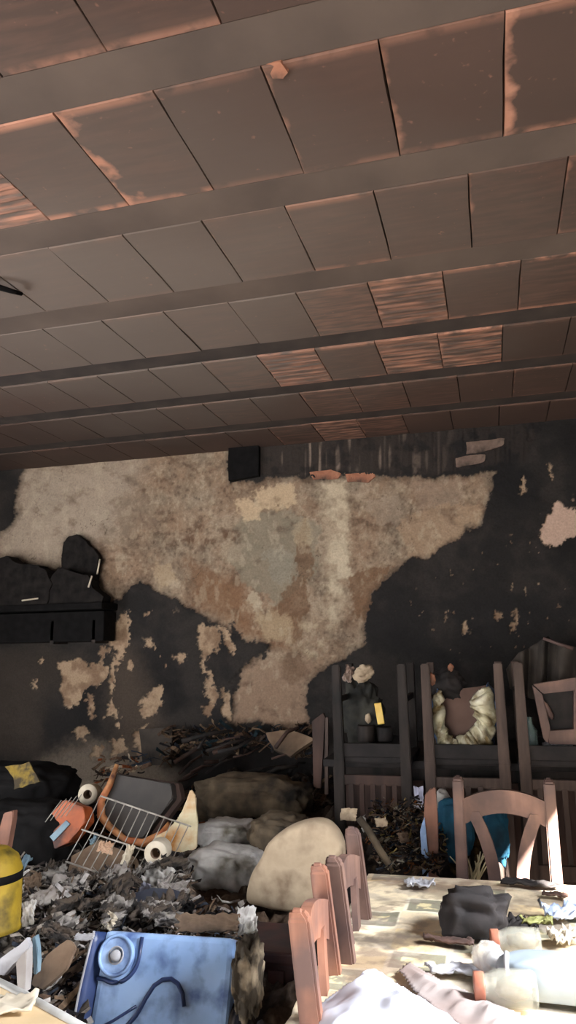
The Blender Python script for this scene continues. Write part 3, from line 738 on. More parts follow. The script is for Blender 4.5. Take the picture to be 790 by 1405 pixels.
# three chairs in a tight row along the table's left side, facing the table (+X)
for pn, pf, lb, mm in [((407,1247),(435,1184),'nearer of the two wooden chairs tucked along the left table side', M_WOOD), ((455,1174),(481,1134),'farther of the two wooden chairs tucked along the left table side', M_WOODD)]:
    n_ = atZ(*pn, 1.0); f_ = atZ(*pf, 1.0); dv = f_ - n_; wd_ = dv.length + .038
    cch = chair(lb, 'arch', wd_, 1.0, 'chairs along the left side of the table', m=mm)
    th_ = math.atan2(dv.y, dv.x) - math.pi                           # local +X runs from the far post to the near one
    cch.rotation_euler = (0, 0, th_)
    back = Vector((0, -.235, 0)); back.rotate(Euler((0, 0, th_)))
    cch.location = ((n_.x+f_.x)/2 - back.x, (n_.y+f_.y)/2 - back.y, 0)
# upturned chairs, legs in the air, resting on the dark sideboard
SB_Z = .985; SB_Y = 3.62
invs = [((460,905),(553,910),'blackened wooden chair turned upside down, left of three', M_CHAR), ((581,908),(684,902),'grey brown wooden chair turned upside down, middle of three', M_GREYWOOD), ((709,930),(815,925),'smoky brown wooden chair turned upside down, rightmost of three', M_GREYWOOD)]
INV = []
for (pa, pb, lb, mm) in invs:
    a_ = atY(*pa, SB_Y-.08); b_ = atY(*pb, SB_Y-.08); wd = (b_.x-a_.x)+.034
    sz = .43
    top = max(.3, (a_.z+b_.z)/2)
    ch_ = chair(lb, 'slat', wd, .93, 'upturned chairs on the sideboard', m=mm, m2=M_CHARBR if mm is M_CHAR else M_GREYWOOD, seat_m=M_SOOT, seat_z=sz, pw=.048, ap=M_SOOT)
    # seat underside faces up: rotate about X by pi, sitter side faces the wall
    ch_.rotation_euler = (math.pi, 0, math.pi)
    ch_.rotation_euler = (math.pi, 0, 0)
    ch_.location = ((a_.x+b_.x)/2, 0, 0)
    INV.append((ch_, wd, sz, top))
for ch_, wd, sz, top in INV:
    # under a half turn about X the local -Y (back) points to +Y: turn about Z as well so the back faces the viewer
    ch_.rotation_euler = (Matrix.Rotation(math.pi, 3, 'Z') @ Matrix.Rotation(math.pi, 3, 'X')).to_euler()
    ch_.rotation_euler = (0, math.pi, 0)
    ch_.location.y = SB_Y - .08 + .18
    ch_.location.z = SB_Z + .014 + sz + .001
sb = thing('sideboard', 'soot black sideboard under the upturned chairs', 'sideboard', (0.02, 4.06, 0))
xa = INV[0][0].location.x - .26; xb = INV[2][0].location.x + .3
wS = xb-xa; sb.location.x = (xa+xb)/2
link('top', box_me('top', (wS, .80, .035), .005, (0,0,SB_Z-.0185)), M_SOOT, sb)
link('carcass', box_me('carcass', (wS-.06, .68, SB_Z-.16), .004, (0,.03,(SB_Z-.036+.12)/2)), M_CHAR, sb)
for i in range(3): link('door', box_me('door', ((wS-.1)/3-.015, .02, SB_Z-.24), .004, ((i-1)*(wS-.1)/3, -.325, (SB_Z)/2+.02)), M_CHARBR, sb)
for sx in (-1,1):
    for sy in (-1,1): link('leg', box_me('leg', (.05,.05,.125), .004, (sx*(wS/2-.07), sy*.28, .0625)), M_CHAR, sb)

# ================================================================== DINING TABLE, CLOTH
TZ = .76
tl = atZ(508, 1203, TZ); nl = atZ(447, 1350, TZ)
xl = tl.x; yfar = tl.y + .03; xr = .50; ynear = .95
tw = xr - xl
tb = thing('dining_table', 'wooden dining table under a scorched printed cloth', 'table', ((xl+xr)/2, (yfar+ynear)/2, 0))
link('table_top', box_me('table_top', (tw-.02, yfar-ynear-.02, .03), .005, (0,0,TZ-.022)), M_WOOD, tb)
for sx in (-1,1):
    for sy in (-1,1): link('leg', box_me('leg', (.06,.06,TZ-.037), .005, (sx*(tw/2-.08), sy*((yfar-ynear)/2-.08), (TZ-.037)/2)), M_WOOD, tb)
    link('apron', box_me('apron', (.022, yfar-ynear-.22, .08), .003, (sx*(tw/2-.08), 0, TZ-.08)), M_WOOD, tb)
# cloth: printed patchwork; hangs a little over the sides
u = np.arange(xl-.13, xr+.13, .005); v = np.arange(ynear-.13, yfar+.05, .005)
UX, VY = np.meshgrid(u, v, indexing='ij')
ovx = np.maximum(np.maximum(xl-UX, UX-xr), 0); ovy = np.maximum(np.maximum(ynear-VY, VY-yfar), 0); ov = np.maximum(ovx, ovy)
cx_ = np.clip(UX, xl, xr) + np.sign(UX-(xl+xr)/2)*np.minimum(ovx, .008); cy_ = np.clip(VY, ynear, yfar) + np.sign(VY-(ynear+yfar)/2)*np.minimum(ovy, .008)
wr = (fbm(UX*7, VY*7, 111, 4)-.5)
cz_ = TZ + .001 + np.maximum(0, wr)*.022*sstep(0,.05,np.minimum(UX-xl, xr-UX)) - np.maximum(0, ov-.004)
cx_ = cx_ + np.sign(UX-(xl+xr)/2)*(ovx>0)*(.004 + .01*fbm(VY*14, UX*0+2, 113, 2))
pxt, pyt = project(UX, VY, np.full_like(UX, TZ))
T_ = np.tile(np.array(lin(226,208,176)), UX.shape + (1,))
gx = (UX-xl)/.145; gy = (VY-ynear)/.135; ix = np.floor(gx).astype(int); iy = np.floor(gy).astype(int); fx = gx-ix; fy = gy-iy
tone = ((ix*7 + iy*13) % 5)
T_ = blend(T_, (228,200,150), (tone==1)*.8); T_ = blend(T_, (236,226,200), (tone==2)*.8)
sage = ((ix + 2*iy) % 3 == 0)*1.0
inner = (np.abs(fx-.5) < .26)*(np.abs(fy-.5) < .2)
T_ = blend(T_, (118,116,98), sage*(np.abs(fx-.5)<.44)*(np.abs(fy-.5)<.40)*.9); T_ = blend(T_, (206,192,150), sage*inner*sstep(.4,.55,fbm(UX*60,VY*60,117,2)))
bn = fbm(UX*6, VY*9, 119, 5)
T_ = blend(T_, (170,158,144), sstep(.48,.6,fbm(UX*11, VY*14, 121, 4))*.6); T_ = blend(T_, (120,104,92), sstep(.56,.72,fbm(UX*18+4, VY*26, 127, 5))*.6)
T_ = blend(T_, (70,60,54), sstep(.58,.80,bn)*.5)
for poly, cc, kk in [([(470,1285),(560,1282),(650,1292),(700,1285),(700,1300),(600,1302),(500,1300)], (64,54,48), .75), ([(455,1330),(500,1300),(560,1320),(545,1345),(480,1350)], (110,92,80), .7),
                  ([(555,1210),(640,1225),(600,1235),(560,1228)], (90,76,66), .6), ([(640,1250),(720,1245),(760,1260),(700,1300),(650,1300)], (84,76,74), .55), ([(690,1290),(790,1310),(790,1320),(680,1318)], (96,84,78), .5),
                  ([(500,1205),(800,1218),(800,1226),(600,1222),(505,1214)], (120,92,76), .6), ([(700,1230),(800,1232),(800,1240),(700,1244)], (100,86,76), .6)]:
    sd = sdist(pxt + (fbm(UX*30,VY*30,123,3)-.5)*26, pyt + (fbm(UX*30,VY*30,125,3)-.5)*18, poly)
    T_ = blend(T_, cc, sstep(-6, 6, sd)*kk)
cl = link('tablecloth', grid_mesh('tablecloth', np.stack([cx_, cy_, cz_], -1), T_, True), M_CLOTHPRINT, None, 'scorched cream tablecloth with sage patchwork print on the dining table', 'tablecloth')

# crumpled plastic sheets over the near part of the table
def sheet(name, label, poly_px, z, lift, m, seed, fold, n=70):
    """sheet lying on the table, outline given on the table plane"""
    pts = [atZ(x, y, z) for x, y in poly_px]
    xs = [p.x for p in pts]; ys = [p.y for p in pts]
    gx_, gy_ = np.meshgrid(np.linspace(min(xs), max(xs), n), np.linspace(min(ys), max(ys), n), indexing='ij')
    sd = sdist(gx_, gy_, [(p.x, p.y) for p in pts])
    f1 = np.abs(fbm(gx_*fold[0] + gy_*fold[1], gy_*fold[2], seed, 3)-.5)*2; f2 = fbm(gx_*9, gy_*9, seed+2, 4)
    zz = z + .012 + sstep(0, .12, sd)*lift*(.45 + .55*f2)*1.2 + (1-f1)**5*lift*.5*sstep(0,.05,sd)
    P = np.stack([gx_, gy_, zz], -1)
    me = bpy.data.meshes.new(name); idx = np.arange(n*n).reshape(n, n)
    qd = np.stack([idx[:-1,:-1], idx[1:,:-1], idx[1:,1:], idx[:-1,1:]], -1).reshape(-1,4)
    inside = (sd > -.004).reshape(-1); qd = [tuple(int(t) for t in f_) for f_ in qd if inside[f_].all()]
    me = mesh(name, P.reshape(-1,3), qd, True)
    b_ = bmesh.new(); b_.from_mesh(me); bmesh.ops.delete(b_, geom=[v_ for v_ in b_.verts if not v_.link_faces], context='VERTS'); b_.to_mesh(me); b_.free()
    o = link(name, me, m, None, label, 'plastic sheet'); md = o.modifiers.new('thickness', 'SOLIDIFY'); md.thickness = .002
    return o
sheet('plastic_sheet', 'crumpled white plastic sheet on the near end of the table', [(415,1410),(450,1378),(480,1356),(520,1345),(552,1362),(590,1390),(640,1415),(650,1480),(400,1480)], TZ+.01, .05, M_SHEET, 131, (6,3,5))
sheet('plastic_bag', 'greyish folded plastic bag beside the white sheet on the table', [(548,1338),(562,1328),(600,1350),(650,1372),(715,1400),(735,1440),(660,1440),(610,1400),(575,1375)], TZ+.012, .03, mat('pinkish_clear_plastic', (140,124,118), (172,162,158), 7, .45, .2), 137, (14,-9,8), 50)

# objects on the table
def on_table(px_, py_): return atZ(px_, py_, TZ+.005)
q = on_table(652, 1292)
lump = link('charred_lump', blob_me('charred_lump', .082, .07, .062, .34, 1.5, 3, 4, -.03, .62), M_SOOT, None, 'black charred lump lying on the tablecloth', 'lump', loc=(q.x, q.y+.05, TZ+.05))
def jar(px_, py_, r, L_, rz, label):
    q = on_table(px_, py_); t = thing('glass_jar', label, 'jar', (q.x, q.y, TZ+.012+r), (0, math.pi/2, rz), 'glass jars lying on the table')
    link('jar_body', lathe_me('jar_body', [(0,0),(r*.86,0),(r*.98,.006),(r,.014),(r,L_*.55),(r*.93,L_*.66),(r*.76,L_*.76),(r*.72,L_*.80),(r*.72,L_*.86),(r*.66,L_*.86),(r*.68,L_*.76),(r*.9,L_*.55),(r*.92,.012),(0,.01)]), M_GLASS, t)
    link('jar_lid', lathe_me('jar_lid', [(0,L_*.84),(r*.78,L_*.83),(r*.80,L_*.85),(r*.80,L_*.98),(r*.76,L_),(0,L_)]), mat('orange_metal_lid', (140,84,66), (170,112,90), 20, .45, .1, soot=(90,60,50), soot_amt=.4), t)
    link('residue', blob_me('residue', r*.6, r*.6, L_*.3, .3, 3, int(px_), 3), mat('brown_residue', (110,84,56), (150,126,90), 20, .8, .3), t).location = (0, 0, L_*.36)
    return t
jar(742, 1316, .031, .115, math.pi+.12, 'glass jar with orange lid lying beyond the crumpled bottle')
jar(738, 1390, .036, .125, math.pi+.1, 'glass jar with orange lid lying near the table front right')
q = on_table(671, 1338)
bt = thing('plastic_bottle', 'small clear crumpled plastic bottle lying between lump and jars', 'bottle', (q.x, q.y, TZ+.04), (math.radians(72), 0, .25))
link('bottle_body', blob_me('bottle_body', .036, .036, .05, .16, 3.0, 9, 4), M_CLEAR, bt)
link('bottle_neck', lathe_me('bottle_neck', [(.022,.04),(.016,.05),(.014,.064),(0,.066)]), M_CLEAR, bt)
q = on_table(762, 1372)
t = thing('plastic_carton', 'translucent white plastic carton lying at the right table edge', 'carton', (q.x+.02, q.y, TZ+.012), (0,0,-.03))
link('carton_body', blob_me('carton_body', .135, .05, .042, .08, 2.0, 21, 4, -.034, .6), mat('milky_plastic', (130,140,148), (158,168,176), 5, .35, .05, spec=.5), t).location = (0,0,.036)
link('carton_rim', tube_me('carton_rim', [(-.115+.02*math.cos(k/10*math.pi*2)*0, .046*math.cos(k/14*2*math.pi), .036+.036*math.sin(k/14*2*math.pi)) for k in range(15)], .006, 6), M_WHITE, t)
def flat_scrap(name, label, cat, px_, py_, sx, sy, m, seed, rz=0, amp=.012, n=16, dz=0, group=None):
    q = on_table(px_, py_); return link(name, crumple_me(name, sx, sy, n, amp, 5, seed), m, None, label, cat, group, loc=(q.x, q.y, TZ+.014+amp*.9+dz), rot=(0,0,rz))
flat_scrap('charred_strip', 'long charred black strip at the far table edge', 'strip', 728, 1218, .19, .04, M_SOOT, 31, -.04, .010)
flat_scrap('crumpled_tissue', 'crumpled white tissue at the far left of the tablecloth', 'tissue', 577, 1219, .10, .06, M_WHITE, 32, .3, .015)
flat_scrap('blue_wrapper', 'pale blue crumpled wrapper at the right edge of the table', 'wrapper', 775, 1262, .13, .08, mat('pale_blue_film', (150,166,200), (206,216,236), 9, .4, .2), 33, .4, .025)
flat_scrap('dark_wrapper', 'dark burnt wrapper lying beside the charred lump', 'wrapper', 716, 1275, .10, .07, M_SOOT, 34, -.2, .016)
flat_scrap('green_wrapper', 'olive green strip of packaging between the jars and blue wrapper', 'wrapper', 738, 1278, .09, .04, mat('olive_film', (110,108,60), (150,150,96), 14, .5, .2), 35, .1, .012, dz=.012)
flat_scrap('burnt_paper', 'narrow burnt paper curl left of the crumpled bottle', 'paper', 615, 1297, .14, .03, M_CHARBR, 36, -.1, .008)
flat_scrap('white_wrap', 'small white plastic wrap in the middle of the table', 'wrapper', 625, 1338, .14, .06, M_WHITE, 37, .2, .012)
flat_scrap('ash_flake', 'thin dark ash flake near the far right corner', 'flake', 762, 1232, .08, .03, M_CHARBR, 38, -.1, .006)
flat_scrap('cream_wrapper', 'cream paper lump at the right edge beside the far jar', 'wrapper', 776, 1295, .09, .07, M_PAPER, 39, .5, .02)

# ================================================================== THINGS ON THE SIDEBOARD AND AROUND THE UPTURNED CHAIRS
def ruffle():
    Yp = 3.62; c = atY(634, 990, Yp); t = thing('melted_tub', 'melted ivory plastic tub with ruffled rim between the chair legs', 'tub', (c.x, Yp+.03, SB_Z+.06))
    cz = c.z - (SB_Z+.06)
    ring = [(598,948),(592,975),(596,1000),(606,1020),(622,1032),(640,1030),(658,1036),(672,1020),(676,990),(676,955),(668,942),(652,955),(645,968),(655,985),(650,1000),(636,1012),(622,1012),(612,990),(608,960)]
    r_ = random.Random(5)
    outer = [(600,946),(592,975),(594,1002),(604,1025),(622,1038),(642,1034),(660,1038),(674,1022),(680,990),(678,955),(668,940)]
    inner = [(606,950),(608,972),(610,992),(614,1006),(624,1014),(636,1008),(648,1000),(654,990),(648,972),(644,962),(658,950)]
    NS, NT = 80, 14; V = []
    for i in range(NS):
        s = i/(NS-1)*10; k = min(9, int(s)); f = s-k
        ox = outer[k][0]*(1-f)+outer[k+1][0]*f; oy = outer[k][1]*(1-f)+outer[k+1][1]*f
        ix_ = inner[k][0]*(1-f)+inner[k+1][0]*f; iy_ = inner[k][1]*(1-f)+inner[k+1][1]*f
        for j in range(NT):
            g = j/(NT-1); ph = s*5.2 + 2.0*math.sin(s*1.7)
            yy = Yp + .02*math.sin(ph + g*2) + .012*math.sin(ph*2.3+1+g*3) + .009*math.sin(ph*5.1+g*9) - .035*math.sin(g*math.pi)
            ww = 2.0*math.sin(ph*1.3+g*4)
            p_ = atY(ox*(1-g)+ix_*g + ww, oy*(1-g)+iy_*g + 1.6*math.cos(ph+g*3), yy)
            V.append(p_ - t.location)
    Fc = [(i*NT+j, i*NT+j+1, (i+1)*NT+j+1, (i+1)*NT+j) for i in range(NS-1) for j in range(NT-1)]
    o = link('ruffled_rim', mesh('ruffled_rim', V, Fc, True), M_RUFFLE, t); o.modifiers.new('thickness','SOLIDIFY').thickness = .006
    V2 = []
    for i in range(NS):
        s = i/(NS-1)*10; k = min(9, int(s)); f = s-k
        ox = outer[k][0]*(1-f)+outer[k+1][0]*f; oy = outer[k][1]*(1-f)+outer[k+1][1]*f
        for j in range(6):
            g = j/5; ph = s*4.1; cxx, cyy = 634, 985
            p_ = atY(cxx+(ox-cxx)*(1+.06*g)+1.2*math.sin(ph*2), cyy+(oy-cyy)*(1+.09*g), Yp+.02+.1*g + .008*math.sin(ph*1.9))
            V2.append(p_ - t.location)
    o = link('tub_wall', mesh('tub_wall', V2, [(i*6+j, i*6+j+1, (i+1)*6+j+1, (i+1)*6+j) for i in range(NS-1) for j in range(5)], True), M_RUFBLUE, t); o.modifiers.new('thickness','SOLIDIFY').thickness = .005
    pts = [atY(x, y, Yp+.09) - t.location for x, y in [(604,948),(640,944),(668,940),(664,1015),(630,1030),(604,1015)]]
    o = link('scorched_board', prism_me('scorched_board', [(p_.x, p_.z) for p_ in pts], .02, .002, 2, 8), M_BROWNBOARD, t); o.location = (0, .06, 0)
ruffle()
q = atY(612, 940, 3.66)
link('charred_ball', blob_me('charred_ball', .085, .06, .075, .25, 2.5, 14, 4), M_SOOT, None, 'black charred lump hanging above the melted tub', 'lump', loc=(q.x, 3.74, q.z-.005))
q = atY(592, 932, 3.56)
link('orange_shard', blob_me('orange_shard', .018, .012, .028, .3, 3, 15, 3), M_BRICK, None, 'small orange brown shard beside the middle chair leg', 'shard', loc=q)
q = atY(618, 916, 3.62)
link('orange_shard', blob_me('orange_shard', .013, .01, .018, .3, 3, 16, 3), M_BRICK, None, 'tiny orange shard stuck on top of the charred lump', 'shard', loc=q)
# left upturned chair: tangled burnt cloth, white blob, yellow strip
Yq = 3.78
q = atY(496, 990, Yq)
t = thing('burnt_cloth', 'dark burnt cloth bundle on the left upturned chair', 'cloth', (q.x, Yq+.03, SB_Z+.445))
t.location.z = SB_Z + .0
link('bundle', blob_me('bundle', .10, .06, .17, .35, 2.6, 22, 4), mat('burnt_grey_cloth', (34,34,33), (62,60,54), 12, .85, .6), t).location = (0, .0, .20)
q = atY(499, 924, Yq-.08)
link('white_bundle', blob_me('white_bundle', .052, .03, .038, .3, 2.2, 24, 4), M_CREAM, None, 'creamy white melted blob on top of the burnt cloth bundle', 'lump', loc=q, rot=(0,-.5,0))
q = atY(478, 924, Yq-.06)
link('grey_rag', crumple_me('grey_rag', .05, .09, 16, .016, 5, 26), mat('pinkish_rag', (140,116,104), (170,150,138), 10, .9, .2), None, 'pinkish grey rag left of the white melted blob', 'rag', loc=q, rot=(1.3,.3,.2))
q0 = atY(517, 965, Yq-.10); q1 = atY(524, 993, Yq-.10)
link('yellow_strip', box_me('yellow_strip', (.034,.012,(q0.z-q1.z)*1.05), .003), M_GOLD, None, 'bright yellow strip between the legs of the left upturned chair', 'strip', loc=(q0+q1)/2, rot=(0,-.14,0))
q = atY(505, 986, Yq-.09)
link('pale_shard', blob_me('pale_shard', .014, .01, .022, .35, 3, 28, 3), M_CREAM, None, 'small pale shard left of the bright yellow strip', 'shard', loc=q)
q = atY(505, 1008, Yq-.04)
link('charred_can', lathe_me('charred_can', [(0,0),(.04,0),(.042,.004),(.042,.07),(.038,.078),(.034,.07),(.034,.006),(0,.006)]), M_CHAR, None, 'charred open tin below the bright yellow strip', 'tin', loc=(q.x-.01, q.y, SB_Z+.075))
q = atY(528, 1008, Yq-.02)
link('charred_can', lathe_me('charred_can', [(0,0),(.036,0),(.038,.004),(.038,.06),(.034,.068),(.03,.06),(.03,.006),(0,.006)]), M_SOOT, None, 'second charred tin to the right, under the yellow strip', 'tin', loc=(q.x, q.y, SB_Z+.075))
# right upturned chair: wooden frame, draped cloth, bottle
def frame():
    Yp = 3.60
    O = [(730,940),(800,930),(800,1022),(752,1020),(748,1016)]; I = [(744,953),(786,948),(786,1001),(757,1002),(754,998)]
    c = atY(765, 1020, Yp); t = thing('wooden_crate', 'scorched wooden crate frame standing on the right upturned chair', 'crate', (c.x, Yp, c.z))
    def bar(nm, pts):
        ps = [atY(x, y, Yp)-t.location for x, y in pts]
        link(nm, prism_me(nm, [(p_.x, p_.z) for p_ in ps], .06, .0, 1, 0, .003), M_WOODD, t)
    bar('top_rail', [(731,939),(800,928),(800,946),(745,952)])
    bar('side_rail', [(730,940),(744,953),(755,1000),(752,1020),(746,1015)])
    bar('bottom_rail', [(753,1003),(800,1000),(800,1022),(753,1021)])
    bar('side_rail', [(787,946),(800,944),(800,1002),(787,1002)])
    ps = [atY(x, y, Yp+.04)-t.location for x, y in [(740,950),(792,946),(792,1008),(752,1008)]]
    o = link('back_panel', prism_me('back_panel', [(p_.x, p_.z) for p_ in ps], .01, 0, 1), M_SOOT, t); o.location = (0,.05,0)
frame()
q = atY(752, 975, 3.58)
link('wood_splinter', blob_me('wood_splinter', .014, .012, .045, .3, 3, 33, 3), M_WOODD, None, 'orange splinter poking out inside the wooden crate frame', 'splinter', loc=(q.x, 3.63, q.z), rot=(0,-.45,0))
# bottle right of third chair leg
q = atY(731, 1030, 3.56)
t = thing('glass_bottle', 'small smoky glass bottle beside the wooden crate frame', 'bottle', (q.x, 3.66, SB_Z+.07))
link('bottle_body', lathe_me('bottle_body', [(0,0),(.028,0),(.03,.004),(.03,.07),(.012,.1),(.011,.125),(.014,.13),(0,.131)]), glass_mat('smoky_glass', (140,160,156), .12, .6), t)
q = atY(768, 1030, 3.55)
link('pale_rag', crumple_me('pale_rag', .14, .08, 18, .014, 5, 41), mat('grey_rag', (120,116,120), (156,152,156), 10, .8, .2), None, 'pale grey rag lying below the wooden crate frame', 'rag', loc=(q.x, 3.66, SB_Z+.088))
# smoke-grey cloth draped high on the right
def drape():
    NU, NV = 46, 26; P = np.zeros((NU, NV, 3)); Yp = 3.95
    topx = np.interp(np.linspace(0,1,NU), [0,.2,.45,.6,.8,1], [694,712,738,750,770,815]); topy = np.interp(np.linspace(0,1,NU), [0,.2,.45,.6,.8,1], [918,896,882,873,884,892])
    boty = np.interp(np.linspace(0,1,NU), [0,.3,.5,.7,1], [945,958,962,955,950])
    for i in range(NU):
        for j in range(NV):
            g = j/(NV-1); s = i/(NU-1)
            y_ = Yp - .10*g + .028*math.sin(s*21 + 1.3*g) + .014*math.sin(s*43 + 2*g)
            p_ = atY(topx[i]*(1-g) + (topx[i]*.9+75)*g, topy[i]*(1-g)+boty[i]*g, y_); P[i,j] = p_
    o = link('draped_cloth', grid_mesh('draped_cloth', P, None, True), M_DRAPE, None, 'smoke grey cloth draped over things at the right wall side', 'cloth'); o.modifiers.new('thickness','SOLIDIFY').thickness = .004
    pb = atY(749, 880, 3.97); link('charred_post', box_me('charred_post', (.035,.03,pb.z-SB_Z), .003, (0,0,(pb.z-SB_Z)/2)), M_CHAR, None, 'charred post standing under the peak of the draped grey cloth', 'post', loc=(pb.x, 3.99, SB_Z))
    q0 = atY(745, 876, 3.86); q1 = atY(768, 884, 3.86); q2 = atY(786, 890, 3.86)
    link('wood_stick', tube_me('wood_stick', [q0, q1, q2], [.008,.009,.011], 6), M_WOODD, None, 'short orange stick along the top of the draped grey cloth', 'stick')
drape()
# shelf post carrying the drape
# teal cloth and odds behind the head chair
def hanging(name, label, cat, poly, Yp, m, th=.03, seed=0, jag=.006, group=None):
    pts = [atY(x, y, Yp) for x, y in poly]; cxx = sum(p_.x for p_ in pts)/len(pts); lo = min(p_.z for p_ in pts)
    o = link(name, prism_me(name, [(p_.x-cxx, p_.z-lo) for p_ in pts], th, jag, 4, seed, .004), m, None, label, cat, group, loc=(cxx, Yp, lo)); return o
def cloth_block(name, label, poly, Yp, m, seed, depth=.1):
    pts = [atY(x, y, Yp) for x, y in poly]; xs = [p_.x for p_ in pts]; zs = [p_.z for p_ in pts]
    c = Vector(((min(xs)+max(xs))/2, Yp, (min(zs)+max(zs))/2))
    return link(name, blob_me(name, (max(xs)-min(xs))/2, depth/2, (max(zs)-min(zs))/2, .22, 2.4, seed, 4, None, .7), m, None, label, 'cloth', loc=c)
cloth_block('teal_cloth', 'teal blue cloth bundle behind the left of the arched chair', [(598,1095),(652,1180)], 3.25, M_STEELBLUE, 51)
cloth_block('teal_cloth', 'teal blue cloth bundle behind the middle of the arched chair', [(660,1105),(700,1185)], 3.25, M_STEELBLUE, 52)
link('white_rag', blob_me('white_rag', .035, .03, .04, .3, 2.5, 53, 3), M_WHITESACK, None, 'whitish rag beside the grey middle chair leg', 'rag', loc=atY(606,1098,3.3))
link('pale_packet', crumple_me('pale_packet', .045, .10, 16, .01, 4, 54), mat('pale_lilac_packet', (160,160,182), (196,196,210), 14, .7, .1), None, 'pale lilac packet between the left and middle upturned chairs', 'packet', loc=atY(574,1094,3.42), rot=(1.45,0,0))
o = hanging('red_brown_post', 'red brown wooden board standing left of the arched chair', 'board', [(583,1090),(597,1080),(600,1120),(602,1210),(588,1212),(580,1150)], 3.05, M_WOOD, .03, 3, .001)
o = hanging('blue_sliver', 'thin pale blue plastic sliver along the red brown board', 'plastic', [(576,1140),(582,1120),(588,1180),(587,1212),(580,1212)], 3.03, M_BLUE, .01, 4, .001)
def straw(px0, py0, Yp, n, label, seed, hgt):
    r_ = random.Random(seed); base = atY(px0, py0, Yp); t = thing('straw_bundle', label, 'straw', base)
    for i in range(n):
        a_ = r_.uniform(-.8,.8); L_ = hgt*r_.uniform(.6,1.1); x0 = r_.uniform(-.03,.03)
        link('stalk', tube_me('stalk', [(x0,r_.uniform(-.02,.02),0),(x0+math.sin(a_)*L_*.5,0,L_*.55),(x0+math.sin(a_)*L_*.9,-.02,L_*.9)], [.003,.003,.002], 5), mat('pale_straw', (188,176,140), (214,204,170), 20, .8, .1), t)
straw(651, 1208, 3.05, 16, 'bundle of pale straw stalks seen through the arched chair back', 61, .12)
# ================================================================== LARGE THINGS ON THE HEAP
def put(name, px_, py_, Yp, me, m, label, cat, rot=(0,0,0), group=None):
    return link(name, me, m, None, label, cat, group, loc=atY(px_, py_, Yp), rot=rot)
# cream slab
Yp = 2.72
outl = [(336,1238),(342,1205),(356,1180),(366,1160),(388,1142),(415,1132),(440,1132),(458,1148),(466,1172),(462,1200),(440,1240),(420,1252),(390,1253),(356,1246)]
pts = [atY(x, y, Yp) for x, y in outl]; c = sum(pts, Vector())/len(pts)
def pillow(name, pts2, th, seed, amp=.006):
    """rounded slab from an outline: concentric rings bulging to the front"""
    n0 = len(pts2); sub = 4; ring = []
    for i in range(n0):
        p0, p1, p2, p3 = [Vector(pts2[(i+k-1)%n0]) for k in range(4)]
        for k in range(sub):
            s = k/sub; ring.append(.5*((2*p1) + (p2-p0)*s + (2*p0-5*p1+4*p2-p3)*s*s + (3*p1-p0-3*p2+p3)*s**3))
    from mathutils import noise as mn
    V = []; Fc = []; n_ = len(ring); prof = [(1.0,1.0),(1.02,.8),(1.03,.5),(1.02,.25),(.98,.08),(.9,0),(.7,-.03),(.45,-.04),(.2,-.03)]
    for s, d_ in prof:
        for p_ in ring:
            q_ = Vector((p_.x*s, p_.y*s)); nz = mn.fractal(Vector((q_.x*14+seed, q_.y*14, seed)), 1, 2, 4)*amp
            V.append((q_.x, d_*th + nz*(1 if d_ < .3 else .2), q_.y))
    for a_ in range(len(prof)-1):
        for i in range(n_): Fc.append((a_*n_+i, a_*n_+(i+1)%n_, (a_+1)*n_+(i+1)%n_, (a_+1)*n_+i))
    V.append((0,-.03*th,0)); k = len(V)-1; b0 = (len(prof)-1)*n_
    for i in range(n_): Fc.append((b0+i, b0+(i+1)%n_, k))
    Fc.append(tuple(range(n_)))
    return mesh(name, V, Fc, True, recalc=True)
link('foam_cushion', pillow('foam_cushion', [(p_.x-c.x, p_.z-c.z) for p_ in pts], .11, 3), M_CREAM, None, 'large cream rounded foam cushion leaning behind the near chairs', 'cushion', loc=c, rot=(.0,0,0))
# sacks
def sack(label, poly, Yp, depth, m, seed, amp=.16, cat='sack', name='sack', pw=.72):
    pts = [atY(x, y, Yp) for x, y in poly]; xs = [p_.x for p_ in pts]; zs = [p_.z for p_ in pts]
    return link(name, blob_me(name, (max(xs)-min(xs))/2, depth/2, (max(zs)-min(zs))/2, amp, 2.2, seed, 5, None, pw), m, None, label, cat, loc=((min(xs)+max(xs))/2, Yp+depth*.3, (min(zs)+max(zs))/2))
sack('brown grey dusty sack lying against the wall debris', [(262,1066),(416,1142)], 3.72, .34, M_SACK, 71)
sack('white sack with melted top below the brown grey sack', [(266,1128),(348,1172)], 3.30, .25, M_WHITESACK, 72)
sack('white ribbed sack blackened at right, beside the cream cushion', [(250,1164),(352,1240)], 3.0, .26, M_WHITESACK, 73)
sack('sooty dark sack tucked between white sacks and cream cushion', [(336,1120),(420,1200)], 3.2, .24, M_SACK, 74)
